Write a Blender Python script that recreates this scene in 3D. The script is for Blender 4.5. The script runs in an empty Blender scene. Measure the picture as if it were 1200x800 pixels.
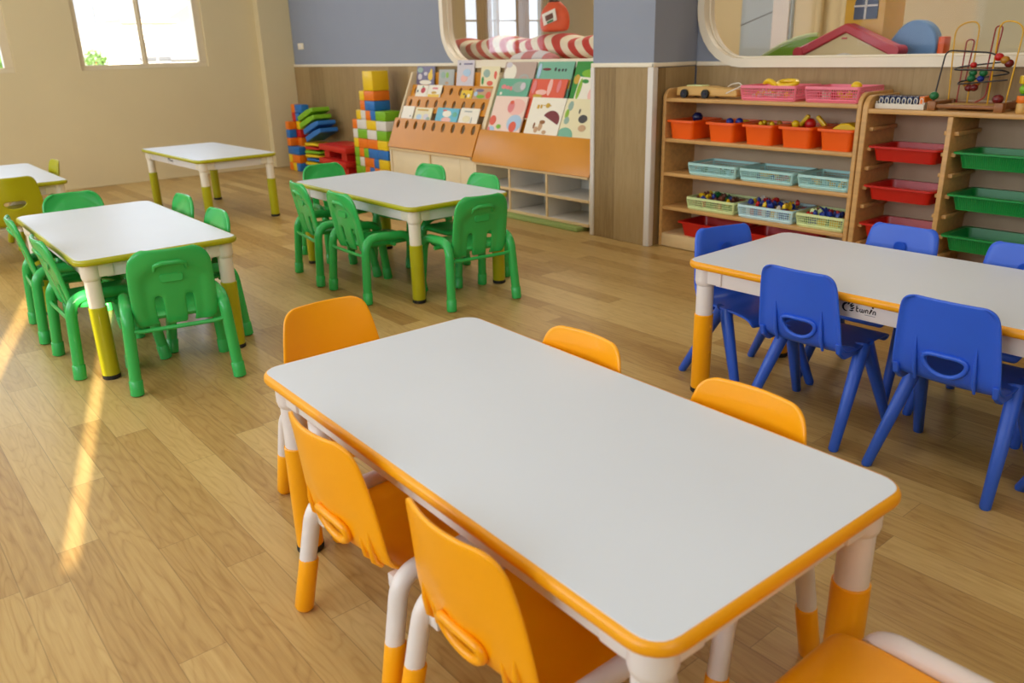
import bpy, bmesh, math, random
from mathutils import Vector, Matrix, Euler
random.seed(7)
PI = math.pi
sc = bpy.context.scene
COL = sc.collection

# ------------------------------------------------------------------ materials
def lin(c):
    return tuple((v / 12.92 if v <= 0.04045 else ((v + 0.055) / 1.055) ** 2.4) for v in [x / 255 for x in c]) + (1,)

def mat(name, rgb, rough=0.45, spec=0.5, var=0.0, scale=8.0, bump=0.0, stretch=(1, 1, 1), metal=0.0, coat=0.0):
    m = bpy.data.materials.new(name); m.use_nodes = True
    nt = m.node_tree; p = nt.nodes['Principled BSDF']
    p.inputs['Roughness'].default_value = rough
    p.inputs['Specular IOR Level'].default_value = spec
    p.inputs['Metallic'].default_value = metal
    p.inputs['Coat Weight'].default_value = coat
    c = lin(rgb); p.inputs['Base Color'].default_value = c
    tc = nt.nodes.new('ShaderNodeTexCoord'); mp = nt.nodes.new('ShaderNodeMapping')
    mp.inputs['Scale'].default_value = stretch
    nz = nt.nodes.new('ShaderNodeTexNoise'); nz.inputs['Scale'].default_value = scale; nz.inputs['Detail'].default_value = 5
    nt.links.new(tc.outputs['Object'], mp.inputs[0]); nt.links.new(mp.outputs[0], nz.inputs['Vector'])
    rp = nt.nodes.new('ShaderNodeValToRGB')
    v = max(var, 0.02)
    rp.color_ramp.elements[0].position = 0.3; rp.color_ramp.elements[1].position = 0.7
    rp.color_ramp.elements[0].color = tuple(x * (1 - v) for x in c[:3]) + (1,)
    rp.color_ramp.elements[1].color = tuple(min(1, x * (1 + v)) for x in c[:3]) + (1,)
    nt.links.new(nz.outputs['Fac'], rp.inputs[0]); nt.links.new(rp.outputs[0], p.inputs['Base Color'])
    if bump:
        b = nt.nodes.new('ShaderNodeBump'); b.inputs['Strength'].default_value = bump; b.inputs['Distance'].default_value = 0.002
        nt.links.new(nz.outputs['Fac'], b.inputs['Height']); nt.links.new(b.outputs[0], p.inputs['Normal'])
    return m

def N(nt, t, **k):
    n = nt.nodes.new(t)
    for a, b in k.items(): setattr(n, a, b)
    return n
def mth(nt, op, a, b=None):
    n = nt.nodes.new('ShaderNodeMath'); n.operation = op
    for i, v in enumerate((a, b)):
        if v is None: continue
        if isinstance(v, (int, float)): n.inputs[i].default_value = v
        else: nt.links.new(v, n.inputs[i])
    return n.outputs[0]

def plank_mat(name, axis_long, axis_across, width, length, cols, rough, seam=0.35, grain=(1.2, 26), ring=0.5, spec=0.4):
    """planks laid along one axis of object space, each with its own tone, grain and growth rings"""
    m = bpy.data.materials.new(name); m.use_nodes = True; nt = m.node_tree; L = nt.links.new
    p = nt.nodes['Principled BSDF']; p.inputs['Specular IOR Level'].default_value = spec
    tc = N(nt, 'ShaderNodeTexCoord'); sp = N(nt, 'ShaderNodeSeparateXYZ'); L(tc.outputs['Object'], sp.inputs[0])
    x = sp.outputs[axis_long]; y = sp.outputs[axis_across]
    ys = mth(nt, 'DIVIDE', y, width); row = mth(nt, 'FLOOR', ys); fy = mth(nt, 'FRACT', ys)
    wn = N(nt, 'ShaderNodeTexWhiteNoise', noise_dimensions='1D'); L(row, wn.inputs['W'])
    xs = mth(nt, 'ADD', mth(nt, 'DIVIDE', x, length), mth(nt, 'MULTIPLY', wn.outputs['Value'], 7.0))
    col = mth(nt, 'FLOOR', xs); fx = mth(nt, 'FRACT', xs)
    cb = N(nt, 'ShaderNodeCombineXYZ'); L(row, cb.inputs[0]); L(col, cb.inputs[1])
    wid = N(nt, 'ShaderNodeTexWhiteNoise', noise_dimensions='2D'); L(cb.outputs[0], wid.inputs['Vector'])
    rnd = wid.outputs['Value']
    gv = N(nt, 'ShaderNodeCombineXYZ')
    L(mth(nt, 'MULTIPLY', x, grain[0]), gv.inputs[0]); L(mth(nt, 'MULTIPLY', y, grain[1]), gv.inputs[1]); L(mth(nt, 'MULTIPLY', rnd, 37.0), gv.inputs[2])
    n1 = N(nt, 'ShaderNodeTexNoise'); n1.inputs['Scale'].default_value = 3.0; n1.inputs['Detail'].default_value = 8; n1.inputs['Roughness'].default_value = 0.65
    L(gv.outputs[0], n1.inputs['Vector'])
    gv2 = N(nt, 'ShaderNodeCombineXYZ')
    L(mth(nt, 'MULTIPLY', x, 1.3), gv2.inputs[0]); L(mth(nt, 'MULTIPLY', y, 8.0), gv2.inputs[1]); L(mth(nt, 'MULTIPLY', rnd, 53.0), gv2.inputs[2])
    n2 = N(nt, 'ShaderNodeTexNoise'); n2.inputs['Scale'].default_value = 1.4; n2.inputs['Detail'].default_value = 2.5
    L(gv2.outputs[0], n2.inputs['Vector'])
    rings = mth(nt, 'FRACT', mth(nt, 'MULTIPLY', n2.outputs['Fac'], 13.0))
    rings = mth(nt, 'POWER', mth(nt, 'ABSOLUTE', mth(nt, 'SUBTRACT', mth(nt, 'MULTIPLY', rings, 2.0), 1.0)), 3.0)
    t = mth(nt, 'ADD', mth(nt, 'MULTIPLY', n1.outputs['Fac'], 0.62), mth(nt, 'MULTIPLY', rnd, 0.42))
    t = mth(nt, 'SUBTRACT', t, mth(nt, 'MULTIPLY', rings, 0.16 * ring))
    rp = N(nt, 'ShaderNodeValToRGB'); e = rp.color_ramp.elements
    e[0].position = 0.22; e[0].color = lin(cols[0]); e[1].position = 0.78; e[1].color = lin(cols[2])
    k = e.new(0.5); k.color = lin(cols[1])
    L(t, rp.inputs[0])
    # seams between boards
    ey = mth(nt, 'MULTIPLY', mth(nt, 'MINIMUM', fy, mth(nt, 'SUBTRACT', 1.0, fy)), width)
    ex = mth(nt, 'MULTIPLY', mth(nt, 'MINIMUM', fx, mth(nt, 'SUBTRACT', 1.0, fx)), length)
    d = mth(nt, 'MINIMUM', ey, ex)
    s = mth(nt, 'LESS_THAN', d, 0.0011)
    mx = N(nt, 'ShaderNodeMix', data_type='RGBA'); L(mth(nt, 'MULTIPLY', s, seam), mx.inputs[0]); L(rp.outputs[0], mx.inputs[6])
    mx.inputs[7].default_value = lin(tuple(int(v * 0.5) for v in cols[0]))
    L(mx.outputs[2], p.inputs['Base Color'])
    L(mth(nt, 'ADD', mth(nt, 'MULTIPLY', n1.outputs['Fac'], 0.12), rough - 0.06), p.inputs['Roughness'])
    b = N(nt, 'ShaderNodeBump'); b.inputs['Strength'].default_value = 0.12; b.inputs['Distance'].default_value = 0.001
    L(mth(nt, 'SUBTRACT', n1.outputs['Fac'], s), b.inputs['Height']); L(b.outputs[0], p.inputs['Normal'])
    return m

def stripe_mat(name, a, b, scale, ang):
    m = bpy.data.materials.new(name); m.use_nodes = True; nt = m.node_tree; L = nt.links.new
    p = nt.nodes['Principled BSDF']; p.inputs['Roughness'].default_value = 0.85
    tc = N(nt, 'ShaderNodeTexCoord'); mp = N(nt, 'ShaderNodeMapping'); mp.inputs['Rotation'].default_value = (0, ang, 0)
    L(tc.outputs['Object'], mp.inputs[0]); sp = N(nt, 'ShaderNodeSeparateXYZ'); L(mp.outputs[0], sp.inputs[0])
    f = mth(nt, 'GREATER_THAN', mth(nt, 'FRACT', mth(nt, 'MULTIPLY', sp.outputs[0], scale)), 0.5)
    mx = N(nt, 'ShaderNodeMix', data_type='RGBA'); L(f, mx.inputs[0]); mx.inputs[6].default_value = lin(a); mx.inputs[7].default_value = lin(b)
    L(mx.outputs[2], p.inputs['Base Color']); return m

def glass_mat(name, tint=(1, 1, 1), gloss=0.06):
    m = bpy.data.materials.new(name); m.use_nodes = True; nt = m.node_tree; L = nt.links.new
    nt.nodes.remove(nt.nodes['Principled BSDF'])
    tr = N(nt, 'ShaderNodeBsdfTransparent'); tr.inputs[0].default_value = (*tint, 1)
    gl = N(nt, 'ShaderNodeBsdfGlossy'); gl.inputs['Roughness'].default_value = 0.02
    fr = N(nt, 'ShaderNodeFresnel'); fr.inputs['IOR'].default_value = 1.3
    mx = N(nt, 'ShaderNodeMixShader'); L(mth(nt, 'MULTIPLY', fr.outputs[0], 0.2), mx.inputs[0]); L(tr.outputs[0], mx.inputs[1]); L(gl.outputs[0], mx.inputs[2])
    L(mx.outputs[0], nt.nodes['Material Output'].inputs[0]); return m

M = {}
def C(key, rgb, **k):
    if key not in M: M[key] = mat(key, rgb, **k)
    return M[key]
C('table_white', (220, 226, 233), rough=0.38, scale=2)
C('plastic_white', (232, 226, 222), rough=0.35)
C('plastic_cream', (236, 226, 205), rough=0.35)
C('orange', (255, 172, 4), rough=0.30, var=0.03, scale=3)
C('orange_edge', (244, 166, 14), rough=0.35)
C('green', (52, 178, 84), rough=0.27, var=0.03, scale=4)
C('lime', (176, 172, 14), rough=0.33)
C('blue', (44, 96, 214), rough=0.36, var=0.04, scale=5)
C('black_rubber', (22, 22, 24), rough=0.6)
C('wall_cream', (222, 205, 162), rough=0.7, var=0.03, scale=1.5)
C('wall_blue', (143, 149, 163), rough=0.7, var=0.02, scale=2)
C('ceiling_white', (236, 234, 228), rough=0.8)
C('trim_white', (240, 228, 204), rough=0.4)
C('trim_pale', (222, 214, 204), rough=0.45)
C('aluminium', (224, 208, 176), rough=0.4)
C('birch', (206, 158, 94), rough=0.42, var=0.12, scale=4, stretch=(1, 10, 14))
C('birch_pale', (226, 196, 146), rough=0.42, var=0.06, scale=4, stretch=(1, 10, 14))
C('cream_board', (236, 216, 176), rough=0.45, var=0.03)
C('white_board', (224, 218, 208), rough=0.5)
C('shelf_back', (190, 160, 128), rough=0.55, var=0.05)
C('honey', (212, 138, 22), rough=0.34, var=0.05, scale=3)
C('bin_orange', (246, 96, 10), rough=0.35)
C('tray_red', (196, 26, 14), rough=0.33)
C('tray_green', (14, 142, 62), rough=0.35)
C('basket_aqua', (180, 224, 220), rough=0.45)
C('basket_sky', (202, 234, 238), rough=0.45)
C('basket_lime', (220, 234, 168), rough=0.45)
C('basket_pink', (244, 130, 150), rough=0.45)
C('b_yellow', (240, 200, 20), rough=0.4)
C('b_orange', (238, 120, 18), rough=0.4)
C('b_blue', (34, 112, 186), rough=0.4)
C('b_green', (126, 184, 30), rough=0.4)
C('b_white', (226, 220, 208), rough=0.4)
C('b_red', (204, 36, 26), rough=0.4)
C('toy_yellow', (236, 196, 20), rough=0.35)
C('toy_red', (190, 24, 22), rough=0.35)
C('toy_blue', (22, 50, 140), rough=0.35)
C('toy_navy', (18, 28, 70), rough=0.25)
C('toy_green', (24, 110, 60), rough=0.35)
C('toy_brown', (100, 50, 30), rough=0.5)
C('toy_white', (224, 216, 200), rough=0.4)
C('toy_aqua', (140, 200, 205), rough=0.4)
C('paper', (238, 232, 218), rough=0.7)
C('toy_wood', (214, 170, 96), rough=0.45, var=0.08, scale=5, stretch=(1, 8, 8))
C('dark_wood', (146, 92, 42), rough=0.45, var=0.1, scale=5, stretch=(1, 8, 8))
C('bead_dark', (108, 24, 26), rough=0.25)
C('bead_gold', (176, 122, 34), rough=0.3)
C('wire_yellow', (226, 172, 22), rough=0.3)
C('wire_red', (150, 40, 20), rough=0.3)
C('wire_black', (26, 24, 26), rough=0.35)
C('logo_black', (18, 18, 20), rough=0.5)
C('logo_grey', (150, 150, 154), rough=0.5)
C('house_red', (202, 62, 70), rough=0.4)
C('house_beige', (226, 200, 146), rough=0.45)
C('house_yellow', (232, 178, 56), rough=0.4)
C('slide_green', (140, 184, 50), rough=0.35)
C('panel_blue', (104, 146, 190), rough=0.4)
C('window_dark', (66, 76, 100), rough=0.3)
C('pack_orange', (226, 86, 40), rough=0.7, var=0.06, scale=30, bump=0.2)
C('curtain', (206, 178, 132), rough=0.85, var=0.08, scale=3, stretch=(14, 14, 0.4))
C('blind_bluegrey', (178, 190, 196), rough=0.6)
C('ext_white', (240, 236, 228), rough=0.8)
C('ext_cream', (224, 196, 160), rough=0.8)
C('ext_grey', (150, 152, 156), rough=0.8)
C('ext_ground', (170, 166, 158), rough=0.9)
C('leaf', (92, 130, 60), rough=0.8, var=0.3, scale=4)
C('mat_green', (150, 170, 96), rough=0.7)
M['floor'] = plank_mat('oak_floor', 0, 1, 0.0975, 0.92, ((162, 124, 66), (190, 155, 93), (208, 177, 114)), 0.36, grain=(1.3, 30), ring=0.9)
M['panel'] = plank_mat('grey_oak_panel', 2, 0, 0.31, 60.0, ((132, 106, 66), (158, 131, 87), (176, 150, 106)), 0.5, seam=0.25, grain=(1.0, 16), ring=0.4)
M['panel_side'] = plank_mat('grey_oak_panel_side', 2, 1, 0.31, 60.0, ((132, 106, 66), (158, 131, 87), (176, 150, 106)), 0.5, seam=0.25, grain=(1.0, 16), ring=0.4)
M['stripes'] = stripe_mat('red_white_stripes', (196, 60, 50), (236, 220, 190), 8.5, math.radians(40))
M['glass'] = glass_mat('window_glass')

# ------------------------------------------------------------------ mesh building
class MB:
    def __init__(s): s.bm = bmesh.new()
    def _add(s, vs, fs, mi=0, mtx=None):
        vv = [s.bm.verts.new(mtx @ Vector(v) if mtx else v) for v in vs]
        for f in fs:
            try:
                fc = s.bm.faces.new([vv[i] for i in f]); fc.material_index = mi
            except ValueError: pass
        return vv
    def box(s, c, d, mi=0, rot=None, bev=0.0):
        x, y, z = [v / 2 for v in d]
        mt = Matrix.Translation(c) @ (rot.to_matrix().to_4x4() if rot else Matrix())
        vs = [(-x, -y, -z), (x, -y, -z), (x, y, -z), (-x, y, -z), (-x, -y, z), (x, -y, z), (x, y, z), (-x, y, z)]
        vv = s._add(vs, [(0, 3, 2, 1), (4, 5, 6, 7), (0, 1, 5, 4), (1, 2, 6, 5), (2, 3, 7, 6), (3, 0, 4, 7)], mi, mt)
        if bev:
            es = set(e for v in vv for e in v.link_edges)
            bmesh.ops.bevel(s.bm, geom=list(es), offset=bev, segments=2, affect='EDGES', profile=0.5)
        return s
    def bx(s, x0, x1, y0, y1, z0, z1, mi=0, bev=0.0):
        return s.box(((x0 + x1) / 2, (y0 + y1) / 2, (z0 + z1) / 2), (x1 - x0, y1 - y0, z1 - z0), mi, None, bev)
    def tube(s, pts, r, seg=12, closed=False, mi=0, flat=1.0):
        pts = [Vector(p) for p in pts]; n = len(pts)
        rs = r if isinstance(r, (list, tuple)) else [r] * n
        rings = []; up = None
        for i, p in enumerate(pts):
            if closed: t = pts[(i + 1) % n] - pts[i - 1]
            else: t = pts[min(i + 1, n - 1)] - pts[max(i - 1, 0)]
            t.normalize()
            if up is None:
                a = Vector((0, 0, 1)) if abs(t.z) < 0.9 else Vector((1, 0, 0))
                up = (a - t * a.dot(t)).normalized()
            else: up = (up - t * up.dot(t)).normalized()
            sd = t.cross(up)
            rings.append([s.bm.verts.new(p + (up * math.cos(2 * PI * k / seg) * flat + sd * math.sin(2 * PI * k / seg)) * rs[i]) for k in range(seg)])
        for i in range(n if closed else n - 1):
            a, b = rings[i], rings[(i + 1) % n]
            for k in range(seg):
                f = s.bm.faces.new((a[k], b[k], b[(k + 1) % seg], a[(k + 1) % seg])); f.material_index = mi
        if not closed:
            for rg in (rings[0], rings[-1][::-1]):
                f = s.bm.faces.new(rg); f.material_index = mi
        return s
    def lathe(s, prof, c=(0, 0, 0), seg=20, mi=0, rot=None):
        mt = Matrix.Translation(c) @ (rot.to_matrix().to_4x4() if rot else Matrix())
        rings = []
        for r, z in prof:
            if r < 1e-6: rings.append([s.bm.verts.new(mt @ Vector((0, 0, z)))])
            else: rings.append([s.bm.verts.new(mt @ Vector((r * math.cos(2 * PI * k / seg), r * math.sin(2 * PI * k / seg), z))) for k in range(seg)])
        for a, b in zip(rings, rings[1:]):
            for k in range(seg):
                q = [a[k % len(a)], a[(k + 1) % seg % len(a)], b[(k + 1) % seg % len(b)], b[k % len(b)]]
                u = []
                for v in q:
                    if v not in u: u.append(v)
                if len(u) > 2:
                    f = s.bm.faces.new(u); f.material_index = mi
        for rg in (rings[0][::-1], rings[-1]):
            if len(rg) > 2:
                f = s.bm.faces.new(rg); f.material_index = mi
        return s
    def ball(s, c, r, mi=0, sq=(1, 1, 1), seg=14):
        n = 8
        prof = [(r * math.sin(PI * i / n), -r * math.cos(PI * i / n)) for i in range(n + 1)]
        prof[0] = (0, -r); prof[-1] = (0, r)
        a = len(s.bm.verts); s.lathe(prof, (0, 0, 0), seg, mi)
        s.bm.verts.ensure_lookup_table()
        for v in list(s.bm.verts)[a:]: v.co = Vector((v.co.x * sq[0], v.co.y * sq[1], v.co.z * sq[2])) + Vector(c)
        return s
    def prism(s, poly, y0, y1, mi=0, plane='xz'):
        """extrude a closed outline; plane xz extrudes along y, xy along z, yz along x"""
        f3 = {'xz': lambda a, b, t: (a, t, b), 'xy': lambda a, b, t: (a, b, t), 'yz': lambda a, b, t: (t, a, b)}[plane]
        A = [s.bm.verts.new(f3(a, b, y0)) for a, b in poly]; B = [s.bm.verts.new(f3(a, b, y1)) for a, b in poly]
        n = len(poly)
        for fc in [A, B[::-1]] + [(A[i], B[i], B[(i + 1) % n], A[(i + 1) % n]) for i in range(n)]:
            f = s.bm.faces.new(fc); f.material_index = mi
        return s
    def loft(s, loops, mi=0, cap=(True, True)):
        R = [[s.bm.verts.new(v) for v in lp] for lp in loops]; n = len(loops[0])
        for a, b in zip(R, R[1:]):
            for k in range(n):
                f = s.bm.faces.new((a[k], a[(k + 1) % n], b[(k + 1) % n], b[k])); f.material_index = mi
        if cap[0]: s.bm.faces.new(R[0][::-1]).material_index = mi
        if cap[1]: s.bm.faces.new(R[-1]).material_index = mi
        return s
    def build(s, name, m, parent=None, loc=(0, 0, 0), rot=(0, 0, 0), smooth=35, bevel=0.0, solid=None, subsurf=0):
        bmesh.ops.recalc_face_normals(s.bm, faces=s.bm.faces)
        me = bpy.data.meshes.new(name); s.bm.to_mesh(me); s.bm.free()
        for mm in (m if isinstance(m, (list, tuple)) else [m]): me.materials.append(M[mm])
        me.polygons.foreach_set('use_smooth', [smooth is not None] * len(me.polygons))
        if not subsurf and smooth is not None: me.set_sharp_from_angle(angle=math.radians(smooth))
        o = bpy.data.objects.new(name, me); COL.objects.link(o)
        o.location = loc; o.rotation_euler = rot
        if parent: o.parent = parent
        if bevel:
            b = o.modifiers.new('b', 'BEVEL'); b.width = bevel; b.segments = 2; b.limit_method = 'ANGLE'; b.angle_limit = math.radians(40)
        if solid:
            q = o.modifiers.new('s', 'SOLIDIFY'); q.thickness = solid; q.offset = 0
        if subsurf:
            q = o.modifiers.new('u', 'SUBSURF'); q.levels = subsurf; q.render_levels = subsurf
        return o

def tag(o, label, cat, group=None):
    o['label'] = label; o['category'] = cat
    if group: o['group'] = group
    return o
def thing(name, label, cat, loc=(0, 0, 0), rot=(0, 0, 0), group=None):
    o = bpy.data.objects.new(name, None); COL.objects.link(o); o.empty_display_size = 0.1
    o.location = loc; o.rotation_euler = rot
    return tag(o, label, cat, group)
def struct(o):
    o['kind'] = 'structure'; return o
def copy_tree(o, parent=None):
    c = o.copy(); COL.objects.link(c)
    if parent: c.parent = parent
    for ch in list(o.children): copy_tree(ch, c)
    return c
def dup(o, label, loc, rot=(0, 0, 0), group=None):
    c = copy_tree(o); c.location = loc; c.rotation_euler = rot; c['label'] = label
    if group: c['group'] = group
    return c
def rrect(w, d, r, n=5, c=(0, 0)):
    out = []
    for cx, cy, a in ((w / 2 - r, d / 2 - r, 0), (-w / 2 + r, d / 2 - r, 1), (-w / 2 + r, -d / 2 + r, 2), (w / 2 - r, -d / 2 + r, 3)):
        for i in range(n + 1):
            t = (a + i / n) * PI / 2
            out.append((c[0] + cx + r * math.cos(t), c[1] + cy + r * math.sin(t)))
    return out
def fillet(pts, r, n=6):
    pts = [Vector(p) for p in pts]; out = [pts[0]]
    for a, b, c in zip(pts, pts[1:], pts[2:]):
        u = (a - b); v = (c - b); q = min(r, u.length * 0.49, v.length * 0.49)
        p0 = b + u.normalized() * q; p1 = b + v.normalized() * q
        for i in range(n + 1):
            t = i / n; out.append(p0 * (1 - t) ** 2 + b * 2 * t * (1 - t) + p1 * t * t)
    out.append(pts[-1]); return out
def rad(d): return math.radians(d)

# ------------------------------------------------------------------ setting
LX, BY, FZ = -8.5, 4.0, 2.8          # left wall, back wall, ceiling
struct(MB().bx(LX - .2, 3.2, -2.7, 7.9, -0.1, 0).build('floor', 'floor'))
struct(MB().bx(LX - .2, 3.2, -2.7, 7.9, FZ, FZ + .1).build('ceiling', 'ceiling_white'))

def wall_with_holes(name, m, u0, u1, z0, z1, holes, axis, a, b):
    """flat wall in the u-z plane between a and b on the other axis, holes are outlines [(u,z)]"""
    bm = bmesh.new(); es = []
    for lp in [[(u0, z0), (u1, z0), (u1, z1), (u0, z1)]] + holes:
        vs = [bm.verts.new((p[0], a, p[1]) if axis == 'x' else (a, p[0], p[1])) for p in lp]
        es += [bm.edges.new((vs[i], vs[(i + 1) % len(vs)])) for i in range(len(vs))]
    bmesh.ops.triangle_fill(bm, use_beauty=True, use_dissolve=False, edges=es)
    g = bmesh.ops.extrude_face_region(bm, geom=list(bm.faces))
    d = Vector((0, b - a, 0)) if axis == 'x' else Vector((b - a, 0, 0))
    bmesh.ops.translate(bm, verts=[v for v in g['geom'] if isinstance(v, bmesh.types.BMVert)], vec=d)
    s = MB(); s.bm.free(); s.bm = bm
    return struct(s.build(name, m, smooth=20))
def rect(u0, u1, z0, z1): return [(u0, z0), (u1, z0), (u1, z1), (u0, z1)]

W1, W2 = (1.955, 3.125, 1.045, 2.30), (0.30, 1.425, 1.045, 2.30)
W5 = (6.33, 7.66, 0.7, 2.35)
wall_with_holes('wall_left', 'wall_cream', -2.7, 7.9, 0, FZ, [rect(*W1), rect(*W2), rect(*W5)], 'y', LX, LX - .16)
struct(MB().bx(LX + .002, LX + .11, 3.66, 3.998, .002, FZ - .002).build('wall_pilaster', 'wall_cream'))
HL = rrect(1.86, 0.95, 0.27, 8, (-4.70, 1.515)); HR = rrect(2.85, 0.97, 0.27, 8, (-1.66, 1.525))
wall_with_holes('wall_back', 'wall_blue', LX, 3.2, 0, FZ, [HL, HR], 'x', BY, BY + .06)
# oak wainscot with white capping rail
struct(MB().bx(LX + .111, -3.63, BY - .014, BY - .001, .001, 1.012).build('wall_paneling', 'panel'))
struct(MB().bx(-3.12, 3.0, BY - .014, BY - .001, .001, 1.008).build('wall_paneling_right', 'panel'))
struct(MB().bx(LX + .111, -3.63, BY - .02, BY - .001, 1.012, 1.036, bev=.003).build('trim_1', 'trim_white'))
struct(MB().bx(-3.12, 3.0, BY - .02, BY - .001, 1.008, 1.032, bev=.003).build('trim_2', 'trim_white'))
# pillar between bookcases and cabinets
PX0, PX1, PY = -3.605, -3.135, 3.625
struct(MB().bx(PX0, PX1, PY, BY - .002, .001, FZ - .001).build('wall_pillar', 'wall_blue'))
struct(MB().bx(PX0 + .001, PX1 - .001, PY - .01, PY, .002, 1.012).build('wall_pillar_panel', 'panel'))
struct(MB().bx(PX1, PX1 + .008, PY + .001, BY - .022, .002, 1.008).build('wall_pillar_panel_side', 'panel_side'))
struct(MB().bx(PX0 - .004, PX1 + .012, PY - .016, PY + .012, 1.012, 1.036, bev=.003).bx(PX1, PX1 + .014, PY - .016, BY - .022, 1.012, 1.034, bev=.003).build('trim_3', 'trim_white'))
struct(MB().bx(PX0 - .006, PX0 + .026, PY - .018, PY + .02, .002, 1.012, bev=.004).build('trim_4', 'trim_pale'))
struct(MB().bx(PX1 - .028, PX1 + .014, PY - .018, PY + .024, .002, 1.012, bev=.004).build('trim_5', 'trim_pale'))
struct(MB().bx(LX + .001, LX + .012, -2.5, 3.655, .001, .012).build('baseboard_left', 'wall_cream'))

# sliding windows in the left wall
def slider(name, w, xo=LX):
    y0, y1, z0, z1 = w; fr = .045
    b = MB(); xa, xb = xo - .11, xo - .03
    b.bx(xa, xb, y0, y1, z0, z0 + fr).bx(xa, xb, y0, y1, z1 - fr, z1).bx(xa, xb, y0, y0 + fr, z0 + fr, z1 - fr).bx(xa, xb, y1 - fr - .03, y1, z0 + fr, z1 - fr)
    o = struct(b.build(name, 'aluminium', bevel=.003))
    ym = (y0 + y1) / 2
    MB().bx(xa + .035, xa + .06, ym - .024, ym + .024, z0 + fr, z1 - fr).bx(xa + .06, xa + .075, ym - .006, ym + .006, z0 + fr, z1 - fr).build('sash_stile', 'aluminium', o, bevel=.002)
    MB().bx(xa + .03, xa + .034, y0 + fr, y1 - fr - .03, z0 + fr, z1 - fr).build('pane', 'glass', o)
    MB().box((xa + .075, ym, z0 + .62), (.022, .02, .05), bev=.004).build('latch', 'aluminium', o)
    return o
slider('window_1', W1); slider('window_2', W2)

# round-cornered interior windows
def ring_window(name, hole_c, w, h, fr=.046):
    o = rrect(w + 2 * fr - .01, h + 2 * fr - .01, .27 + fr, 8, hole_c); i = rrect(w - .01, h - .01, .265, 8, hole_c)
    b = MB(); ya, yb = BY - .026, BY + .07
    n = len(o); A = [[b.bm.verts.new((p[0], y, p[1])) for p in q] for q, y in ((o, BY - .003), (o, ya), (i, ya), (i, yb), (o, yb), (o, BY + .063))]
    for p, q in zip(A, A[1:]):
        for k in range(n): b.bm.faces.new((p[k], p[(k + 1) % n], q[(k + 1) % n], q[k]))
    ob = struct(b.build(name, 'trim_white', smooth=50))
    MB().prism(rrect(w - .012, h - .012, .262, 8, hole_c), BY + .03, BY + .035).build('pane', 'glass', ob, smooth=20)
    # inner glazing bead
    p2 = rrect(w - .02, h - .02, .26, 8, hole_c)
    MB().tube([(a, BY + .024, c) for a, c in p2], .006, 6, True).build('glazing_bead', 'trim_white', ob)
    return ob
ring_window('window_3', (-4.70, 1.515), 1.86, .95); ring_window('window_4', (-1.66, 1.525), 2.85, .97)

# unseen sides of the room
SUN_SLOTS = [(-1.325, -1.255, 1.235, 1.93), (-1.735, -1.64, 1.235, 2.10)]  # invented slot openings, shaped to cast the two sun strips on the floor
wall_with_holes('wall_right', 'wall_cream', -2.7, 7.9, 0, FZ, [rect(*s) for s in SUN_SLOTS], 'y', 3.0, 3.1)
for k, s in enumerate(SUN_SLOTS):
    y0, y1, z0, z1 = s
    o = struct(MB().bx(3.02, 3.08, y0 - .03, y0, z0, z1).bx(3.02, 3.08, y1, y1 + .03, z0, z1).build('window_%d' % (5 + k), 'aluminium'))
    MB().bx(3.05, 3.053, y0, y1, z0, z1).build('pane', 'glass', o)
struct(MB().bx(LX - .2, 3.2, -2.7, -2.6, 0, FZ).build('wall_front', 'wall_cream'))

# ------------------------------------------------------------------ the room behind the glass
struct(MB().bx(LX - .2, 3.2, 7.7, 7.8, 0, FZ).build('wall_far', 'wall_cream'))
struct(MB().bx(-2.02, -0.9, 4.95, 5.3, .001, FZ - .001).bx(-2.05, -.9, 4.93, 5.3, 1.0, 1.06).build('wall_column', 'wall_cream'))
struct(MB().bx(-1.68, -1.60, 4.90, 4.949, .001, 2.4).build('trim_6', 'trim_white'))
b = MB(); y0, y1, z0, z1 = W5
for yy in (y0, 6.86, 7.36, y1 - .05): b.bx(LX - .11, LX - .04, yy, yy + .05, z0, z1)
b.bx(LX - .11, LX - .04, y0, y1, z0, z0 + .05).bx(LX - .11, LX - .04, y0, y1, z1 - .05, z1).bx(LX - .10, LX - .05, y0, y1, 1.46, 1.48)
o = struct(b.build('window_7', 'aluminium'))
MB().bx(LX - .08, LX - .076, y0, y1, z0, z1).build('pane', 'glass', o)
def curtain(y0, y1, label):
    b = MB(); n = 28; A = []
    for i in range(n + 1):
        y = y0 + (y1 - y0) * i / n; x = LX + .07 + .022 * math.sin(i * 1.35)
        A.append([b.bm.verts.new((x, y, .45)), b.bm.verts.new((x, y, 2.5))])
    for p, q in zip(A, A[1:]): b.bm.faces.new((p[0], q[0], q[1], p[1]))
    return tag(b.build('curtain', 'curtain', smooth=80, solid=.006), label, 'curtain', None)
curtain(6.46, 6.70, 'beige curtain hanging between the bright panes, nearer the window frame edge')
curtain(7.09, 7.31, 'narrow beige curtain hanging beside the pale blue mullion in the back room')
o = struct(MB().bx(-5.45, -4.86, 7.66, 7.698, .4, 2.4).build('window_8', 'blind_bluegrey'))
MB().bx(-5.06, -4.88, 7.63, 7.658, .6, 2.3).build('blind', 'plastic_white', o)
MB().tube([(-5.45, 7.655, 1.30), (-5.06, 7.655, 1.42)], .006, 6).build('glazing_bar', 'ext_grey', o)
for px, nm in ((-4.55, 'downpipe'), (-4.28, 'downpipe')):
    tag(MB().tube([(px, 7.64, .01), (px, 7.64, 2.75)], .035 if px < -4.4 else .05, 10).build(nm, 'wall_cream'),
        'thin cream pipe running up the far wall beside the blue-grey window' if px < -4.4 else 'thicker cream pipe running up the far wall behind the yellow arch', 'pipe')
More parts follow.
